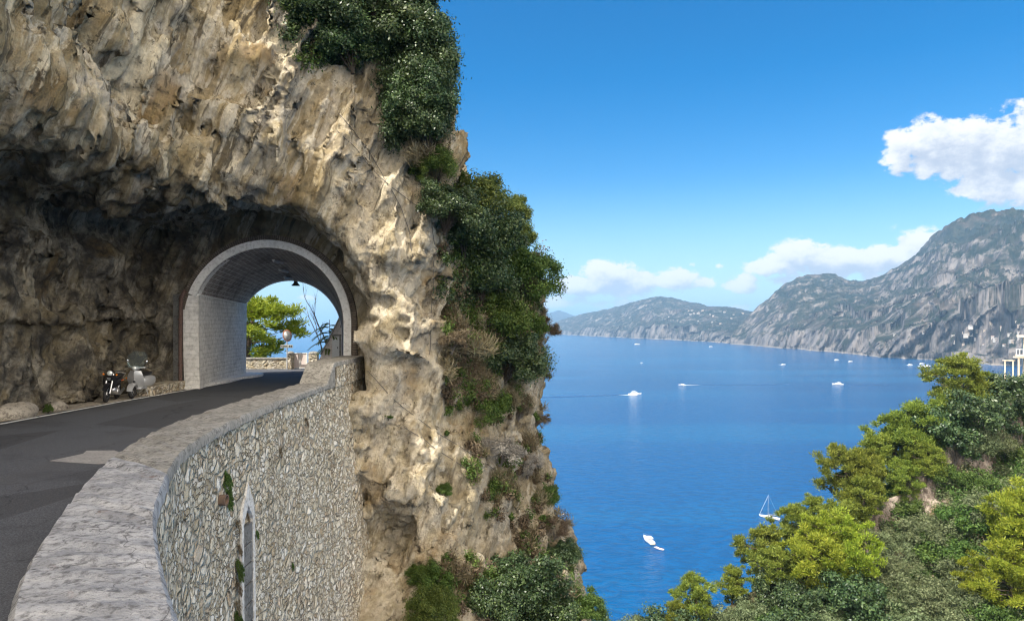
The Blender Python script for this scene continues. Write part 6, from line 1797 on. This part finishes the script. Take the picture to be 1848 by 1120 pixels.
# pine, bare tree and leafy stems beyond the wall
o = proto(('brightpine', 0)); o.location = (-17.2, 44.5, -2.9); o.scale = (1.0, 1.0, 0.72); o.rotation_euler = (0, 0, 1.2); tag(o, 'sunlit pine crown seen through the tunnel above the stone wall', 'pine')
def bare_tree():
    r = empty('bare_tree', (-10.35, 37.8, ROAD + 0.3), label='bare forked dead tree beside the slanting house beyond the tunnel', cat='tree')
    rs = random.Random(3); mb = MB()
    def branch(p, d, L, rad, k):
        pts = [p]; q = p
        for i in range(4):
            d = (d + Vector((rs.uniform(-.25, .25), rs.uniform(-.2, .2), rs.uniform(-.05, .15)))).normalized(); q = q + d * L / 4; pts.append(q)
        mb.tube(pts, [rad * (1 - 0.16 * i) for i in range(5)], 6)
        if k < 3:
            for j in range(2 if k else 3): branch(pts[2 + j % 3], (d + Vector((rs.uniform(-.8, .8), rs.uniform(-.5, .5), rs.uniform(0, .5)))).normalized(), L * 0.55, rad * 0.5, k + 1)
    branch(Vector((0, 0, 0)), Vector((-0.12, 0, 1)), 2.3, 0.055, 0); branch(Vector((0.05, 0, 1.2)), Vector((-0.3, 0, 1)), 2.2, 0.045, 0)
    mb.build('branches', B_grey, r)
    return r
bare_tree()
def frond_plant():
    r = empty('sapling', (-9.95, 37.2, ROAD + 0.2), label='green sapling with long feathery leaves left of the white door beyond the tunnel', cat='plant')
    rs = np.random.default_rng(4); mb = MB(); Vs = []
    for k in range(15):
        z0 = 1.0 + 0.1 * k; a = k * 2.4; pts = []
        L = 1.0 + 0.3 * rs.random()
        for i in range(7):
            t = i / 6; pts.append(Vector((math.cos(a) * L * t, math.sin(a) * L * t * 0.7, z0 + 0.30 * t - 0.75 * t * t)))
        mb.tube(pts, [0.012 * (1 - 0.8 * i / 6) for i in range(7)], 4)
        for i in range(1, 28):
            t = i / 28; j = min(int(t * 6), 5); p = pts[j].lerp(pts[j + 1], t * 6 - j); d = (pts[j + 1] - pts[j]).normalized()
            for s in (-1, 1):
                sd = d.cross(Vector((0, 0, 1))).normalized() * s
                tip = p + (sd * 0.26 + d * 0.10 + Vector((0, 0, -0.08))) * (1 - 0.5 * t)
                w = d * 0.032
                Vs += [tuple(p - w * .3), tuple(p.lerp(tip, .5) - w), tuple(tip), tuple(p.lerp(tip, .5) + w)]
    mb.tube([(0, 0, 0), (0.03, 0, 1.2), (0, 0, 2.6)], [0.04, 0.03, 0.015], 6)
    mb.build('stem', B_grey, r)
    F = np.arange(len(Vs)).reshape(-1, 4)
    link('fronds', mesh_np('fronds', np.array(Vs), F), L_light, r)
    return r
frond_plant()
# tunnel lamps
for (y, lab) in ((29.2, 'fluorescent tube lamp nearest the mouth under the tunnel vault'), (31.2, 'fluorescent tube lamp in the middle of the tunnel vault'), (33.0, 'fluorescent tube lamp farthest inside the tunnel vault')):
    cx, R, sz = [float(q) for q in tunnel_arch(np.array(y))]
    r = empty('tube_lamp', (cx + 0.1, y, sz + R - 0.10), label=lab, cat='lamp', group='tube lamps in the tunnel')
    mb = MB(); mb.box((0, 0, 0.03), (0.13, 1.15, 0.06)); mb.tube([(0, 0, 0.05), (0, 0, 0.16)], 0.02, 6); mb.build('housing', M_alu, r, bevel=0.01)
    mb = MB(); mb.tube([(0, -0.55, -0.02), (0, 0.55, -0.02)], 0.03, 8); mb.build('tube', M_whitedoor, r)
cx, R, sz = [float(q) for q in tunnel_arch(np.array(34.0))]
r = empty('hanging_lamp', (cx + 0.3, 34.15, sz + R - 0.12), label='dark bell shaped lamp hanging at the far end of the tunnel', cat='lamp')
mb = MB(); mb.lathe([(0.05, 0.16), (0.08, 0.10), (0.10, 0.0), (0.22, -0.14), (0.20, -0.15), (0.02, -0.02)], n=16); mb.build('shade', M_blackmat, r, smooth=True)
mb = MB(); mb.tube([(0, 0, 0.10), (0, 0, 0.22)], 0.02, 6); mb.tube([(-0.14, 0, 0.2), (0.14, 0, 0.2)], 0.03, 6); mb.build('bracket', M_blackmat, r)

# ------------------------------------------------------------------ small things at the wall and road
kb = empty('stone_plinth', (-13.2, 25.4, ROAD), label='low rough masonry plinth along the rock foot right of the silver scooter', cat='plinth')
rubble_box('stone_body', (0, 0.1, 0.16), (0.75, 2.6, 0.36), M_rubble2, kb)
def wall_face(y, z):
    for k in range(NW - 1):
        if wo[k].y <= y <= wo[k + 1].y:
            x = wo[k].lerp(wo[k + 1], (y - wo[k].y) / (wo[k + 1].y - wo[k].y)).x; break
    return Vector((x + batter(y) * (TOP - z) - 0.05, y, z))
pf = wall_face(12.6, -3.24)
r = empty('drain_pipe', tuple(pf), label='brown clay drain pipe stub sticking out of the rubble wall left of the arched slot', cat='pipe')
mb = MB(); mb.lathe([(0.08, -0.1), (0.10, 0.0), (0.105, 0.14), (0.082, 0.14), (0.075, 0.02)], (0, 0, 0), 'X', 18); mb.build('pipe', mat_plain('weathered_clay', (0.15, 0.10, 0.07), 0.9, grime=0.7), r, smooth=True)
for (y, z, s, k, lab) in ((12.95, -3.0, .11, ('nshrub', 0), 'green weed above the clay drain pipe'), (13.05, -3.35, .10, ('nshrub', 1), 'green weed hanging right beside the clay drain pipe'), (13.7, -4.05, .10, ('brown', 1), 'reddish weed left of the top of the arched slot'), (14.3, -4.05, .08, ('brown', 0), 'reddish weed on the top of the blocked slot'),
                     (13.75, -4.55, .10, ('brown', 0), 'brown weed left of the arched slot, uppermost of the strip'), (13.72, -4.95, .11, ('nshrub', 1), 'green weed left of the arched slot, upper middle of the strip'), (13.68, -5.3, .12, ('brown', 0), 'brown weed left of the arched slot, lower middle of the strip'), (13.66, -5.65, .11, ('brown', 1), 'brown weed left of the arched slot, low in the strip'), (13.64, -5.95, .11, ('nshrub', 1), 'green weed left of the arched slot at the bottom border'),
                     (16.8, -3.15, .09, ('brown', 1), 'dry weed in the upper part of the rubble wall'), (19.2, -2.75, .10, ('brown', 0), 'dry weed high on the far part of the rubble wall'), (14.95, -4.6, .05, ('nshrub', 1), 'tiny green weed right of the arched slot'), (17.5, -6.2, .05, ('nshrub', 0), 'tiny green weed in the middle of the far rubble wall')):
    o = proto(k); o.location = wall_face(y, z) + Vector((0.01, 0, 0)); o.scale = (s * 1.5, s * 0.8, s * 0.55); o.rotation_euler = (0, 1.35, 0); tag(o, lab, 'weed', 'weeds on the rubble wall')
# stones and a weed along the rock foot
def stone(c, r, label, seed):
    mb = MB(); ell(mb, (0, 0, 0), (r[0], r[1], r[2]), 22, 15)
    o = mb.build('roadside_stone', M_shoulder, smooth=True, loc=c)
    A = np.array([v.co[:] for v in o.data.vertices]); n = A / (np.linalg.norm(A, axis=1)[:, None] + 1e-6)
    A = A + n * ((0.35 * facets(A / (0.8 * max(r)) + seed, seed) + 0.2 * fbm(A / 0.12 + seed, 3)) * min(r))[:, None]
    o.data.vertices.foreach_set('co', A.astype(np.float32).ravel()); o.data.update()
    return tag(o, label, 'stone')
stone((-13.55, 18.6, ROAD + 0.12), (0.36, 0.8, 0.28), 'long pale stone at the rock foot on the left of the road', 1)
stone((-13.5, 20.2, ROAD + 0.08), (0.22, 0.4, 0.18), 'pale stone between the long stone and the black moped', 2)
stone((-13.45, 16.9, ROAD + 0.08), (0.25, 0.35, 0.2), 'pale stone nearest the left border at the rock foot', 3)
o = proto(('nshrub', 1)); o.location = (-13.25, 19.5, ROAD + 0.03); o.scale = (0.09, 0.09, 0.13); o.rotation_euler = (0, 0, 1); tag(o, 'small green weed on the dusty shoulder left of the black moped', 'weed')
# cables pinned over the rock
CAB = [([(655, 130), (680, 165), (700, 200), (720, 240), (738, 285), (755, 325), (768, 360), (778, 400), (784, 455)], 'steel cable down the middle of the upper buttress'),
       ([(612, 205), (632, 232), (655, 258), (680, 300), (700, 335), (722, 370), (738, 420), (745, 478)], 'steel cable down the left side of the buttress'),
       ([(690, 130), (712, 165), (735, 205), (757, 250), (772, 300), (786, 350)], 'steel cable near the skyline edge of the buttress'),
       ([(610, 238), (645, 272), (680, 315), (715, 345), (750, 372), (784, 380)], 'steel cable crossing the buttress to the right'),
       ([(665, 668), (705, 715), (740, 745), (780, 775), (820, 800), (862, 828), (900, 850)], 'upper steel cable slanting across the rock beside the wall'),
       ([(730, 770), (760, 790), (795, 815), (830, 838), (858, 860)], 'lower steel cable slanting across the rock beside the wall'),
       ([(782, 470), (781, 520), (778, 570), (776, 620), (772, 665)], 'steel cable hanging along the right edge of the pale pier')]
for pts, lab in CAB:
    P = []
    for (a, b2), (c, d2) in zip(pts, pts[1:]):
        for k in range(4):
            p, n = hit_cliff(a + (c - a) * k / 4, b2 + (d2 - b2) * k / 4)
            if p is not None and (not P or (p - P[-1]).length < 2.5): P.append(p + n * 0.05)
    if len(P) > 3:
        # a cable spans the hollows
        S = [P[0]] + [(P[i - 1] + P[i] * 2 + P[i + 1]) / 4 for i in range(1, len(P) - 1)] + [P[-1]]
        mb = MB(); mb.tube(S, 0.012, 5); tag(mb.build('steel_cable', M_cable), lab, 'cable', 'steel cables pinned on the rock')

# ------------------------------------------------------------------ villa and far houses
v_ = empty('villa', (80.1, 106.0, -9.3), rz=-0.62, label='cream villa with balcony at the right border above the trees', cat='house')
mb = MB(); mb.box((3.4, 2.0, 2.6), (8.0, 7.0, 9.4)); mb.build('wall', M_cream, v_)
mb = MB(); mb.box((3.2, 1.8, 7.42), (9.2, 8.2, 0.25)); mb.build('roof', M_cream, v_, bevel=0.05)
mb = MB(); mb.box((2.6, -2.4, 4.55), (8.4, 2.2, 0.22)); bl = mb.build('balcony', M_cream, v_)
mb = MB()
for k in range(20): mb.tube([(-1.5 + k * 0.42, -3.4, 4.66), (-1.5 + k * 0.42, -3.4, 5.45)], 0.035, 5)
mb.box((2.6, -3.4, 5.5), (8.3, 0.1, 0.08)); mb.build('railing', M_white, bl)
for x in (-1.2, 2.2, 5.6):
    mb = MB(); mb.lathe([(0.18, -2.0), (0.15, -1.8), (0.14, 4.2), (0.2, 4.44)], (x, -3.2, 0), n=12); mb.build('column', M_cream, v_, smooth=True)
for (x, z) in ((0.6, 5.9), (3.2, 5.9), (6.0, 5.9), (0.6, 2.9), (3.2, 2.9), (6.0, 2.9)):
    mb = MB(); mb.prism([(x - .5, z - 1.1), (x + .5, z - 1.1), (x + .5, z + .4)] + [(x + .5 * math.cos(math.pi * k / 8), z + .4 + .5 * math.sin(math.pi * k / 8)) for k in range(1, 8)] + [(x - .5, z + .4)], 'Y', -1.56, -1.40); mb.build('window', M_dark, v_)
mb = MB(); mb.prism([(-1.9, 4.2), (6.6, 4.2), (6.6, 4.36), (-1.9, 4.36)], 'Y', -3.45, -1.5); mb.build('awning', M_cream, v_)
mb = MB()
for x in (-2.9, -1.9): mb.box((x, -2.8, 1.6), (0.16, 0.16, 4.2))
mb.box((-2.4, -2.8, 3.75), (1.6, 0.3, 0.16)); mb.build('pergola', M_cream, v_)
M_house = [mat_plain('white_house', (0.40, 0.385, 0.365), 0.8, grime=0.1), mat_plain('cream_house', (0.34, 0.29, 0.24), 0.8, grime=0.1)]
M_roof = mat_plain('pale_flat_roof', (0.36, 0.33, 0.30), 0.9)
def far_houses(bvh, spots, size, lab, grp, seed):
    rs = random.Random(seed); protos = []
    for k in range(3):
        r = empty('house', label=lab, cat='house', group=grp)
        a, b_, h = size * rs.uniform(.8, 1.4), size * rs.uniform(.6, .9), size * rs.uniform(.4, .7)
        mb = MB(); mb.box((0, 0, h / 2 - 3), (a, b_, h + 6)); mb.box((a * 0.35, b_ * 0.1, h * 0.85), (a * 0.3, b_ * 0.7, h * 0.7)); mb.build('wall', M_house[k % 2], r)
        mb = MB(); mb.box((0, 0, h + 0.15), (a * 1.06, b_ * 1.06, 0.5)); mb.build('roof', M_roof if k else M_terracotta, r)
        mb = MB()
        for q in range(3): mb.box((-a * 0.32 + a * 0.3 * q, -b_ / 2 - 0.03, h * 0.55), (a * 0.12, 0.2, h * 0.35))
        mb.build('window', M_dark, r)
        protos.append(r)
    used = 0
    for (u, v) in spots:
        p, n, i, d = bvh.ray_cast(Vector((0, 0, 0)), ray_of(u, v).normalized())
        if p is None: continue
        o = protos[used] if used < 3 else copy_tree(protos[rs.randrange(3)]); used += 1
        o.location = p; o.rotation_euler = (0, 0, rs.uniform(-.9, .5)); s = rs.uniform(.7, 1.15); o.scale = (s, s, s)
rs = random.Random(11)
sp = [(1846 - abs(rs.gauss(0, 70)), 605 + rs.gauss(0, 17)) for _ in range(24)] + [(1738, 600), (1752, 590), (1764, 597), (1790, 586), (1806, 594), (1720, 606), (1832, 582), (1745, 640), (1775, 622)]
far_houses(bvh_near, sp, 7.0, 'small pale village house among trees on the lower mountain slope at the right', 'village houses on the right mountain slope', 4)
sp = [(1240 + rs.random() * 105, 566 + rs.gauss(0, 4)) for _ in range(14)] + [(1243, 561), (1207, 572), (1260, 580), (1285, 582), (1300, 584), (1215, 568)]
far_houses(bvh_head, sp, 11.0, 'tiny pale house on the upper slope of the headland', 'village houses on the headland', 5)
# ------------------------------------------------------------------ haze
def build_haze():
    m, nt, out = new_mat('sea_haze')
    p = nt.node('ShaderNodeVolumePrincipled')
    p.inputs['Color'].default_value = (0.36, 0.64, 1.0, 1)
    p.inputs['Density'].default_value = 0.95e-4
    p.inputs['Anisotropy'].default_value = 0.1
    nt.l.new(p.outputs[0], out.inputs['Volume'])
    mb = MB(); mb.box((0, 10000, (SEA - 8 + 400) / 2), (64000, 66000, 400 - SEA + 8))
    o = mb.build('haze', m)
    tag(o, kind='stuff')
    o.display_type = 'WIRE'
build_haze()
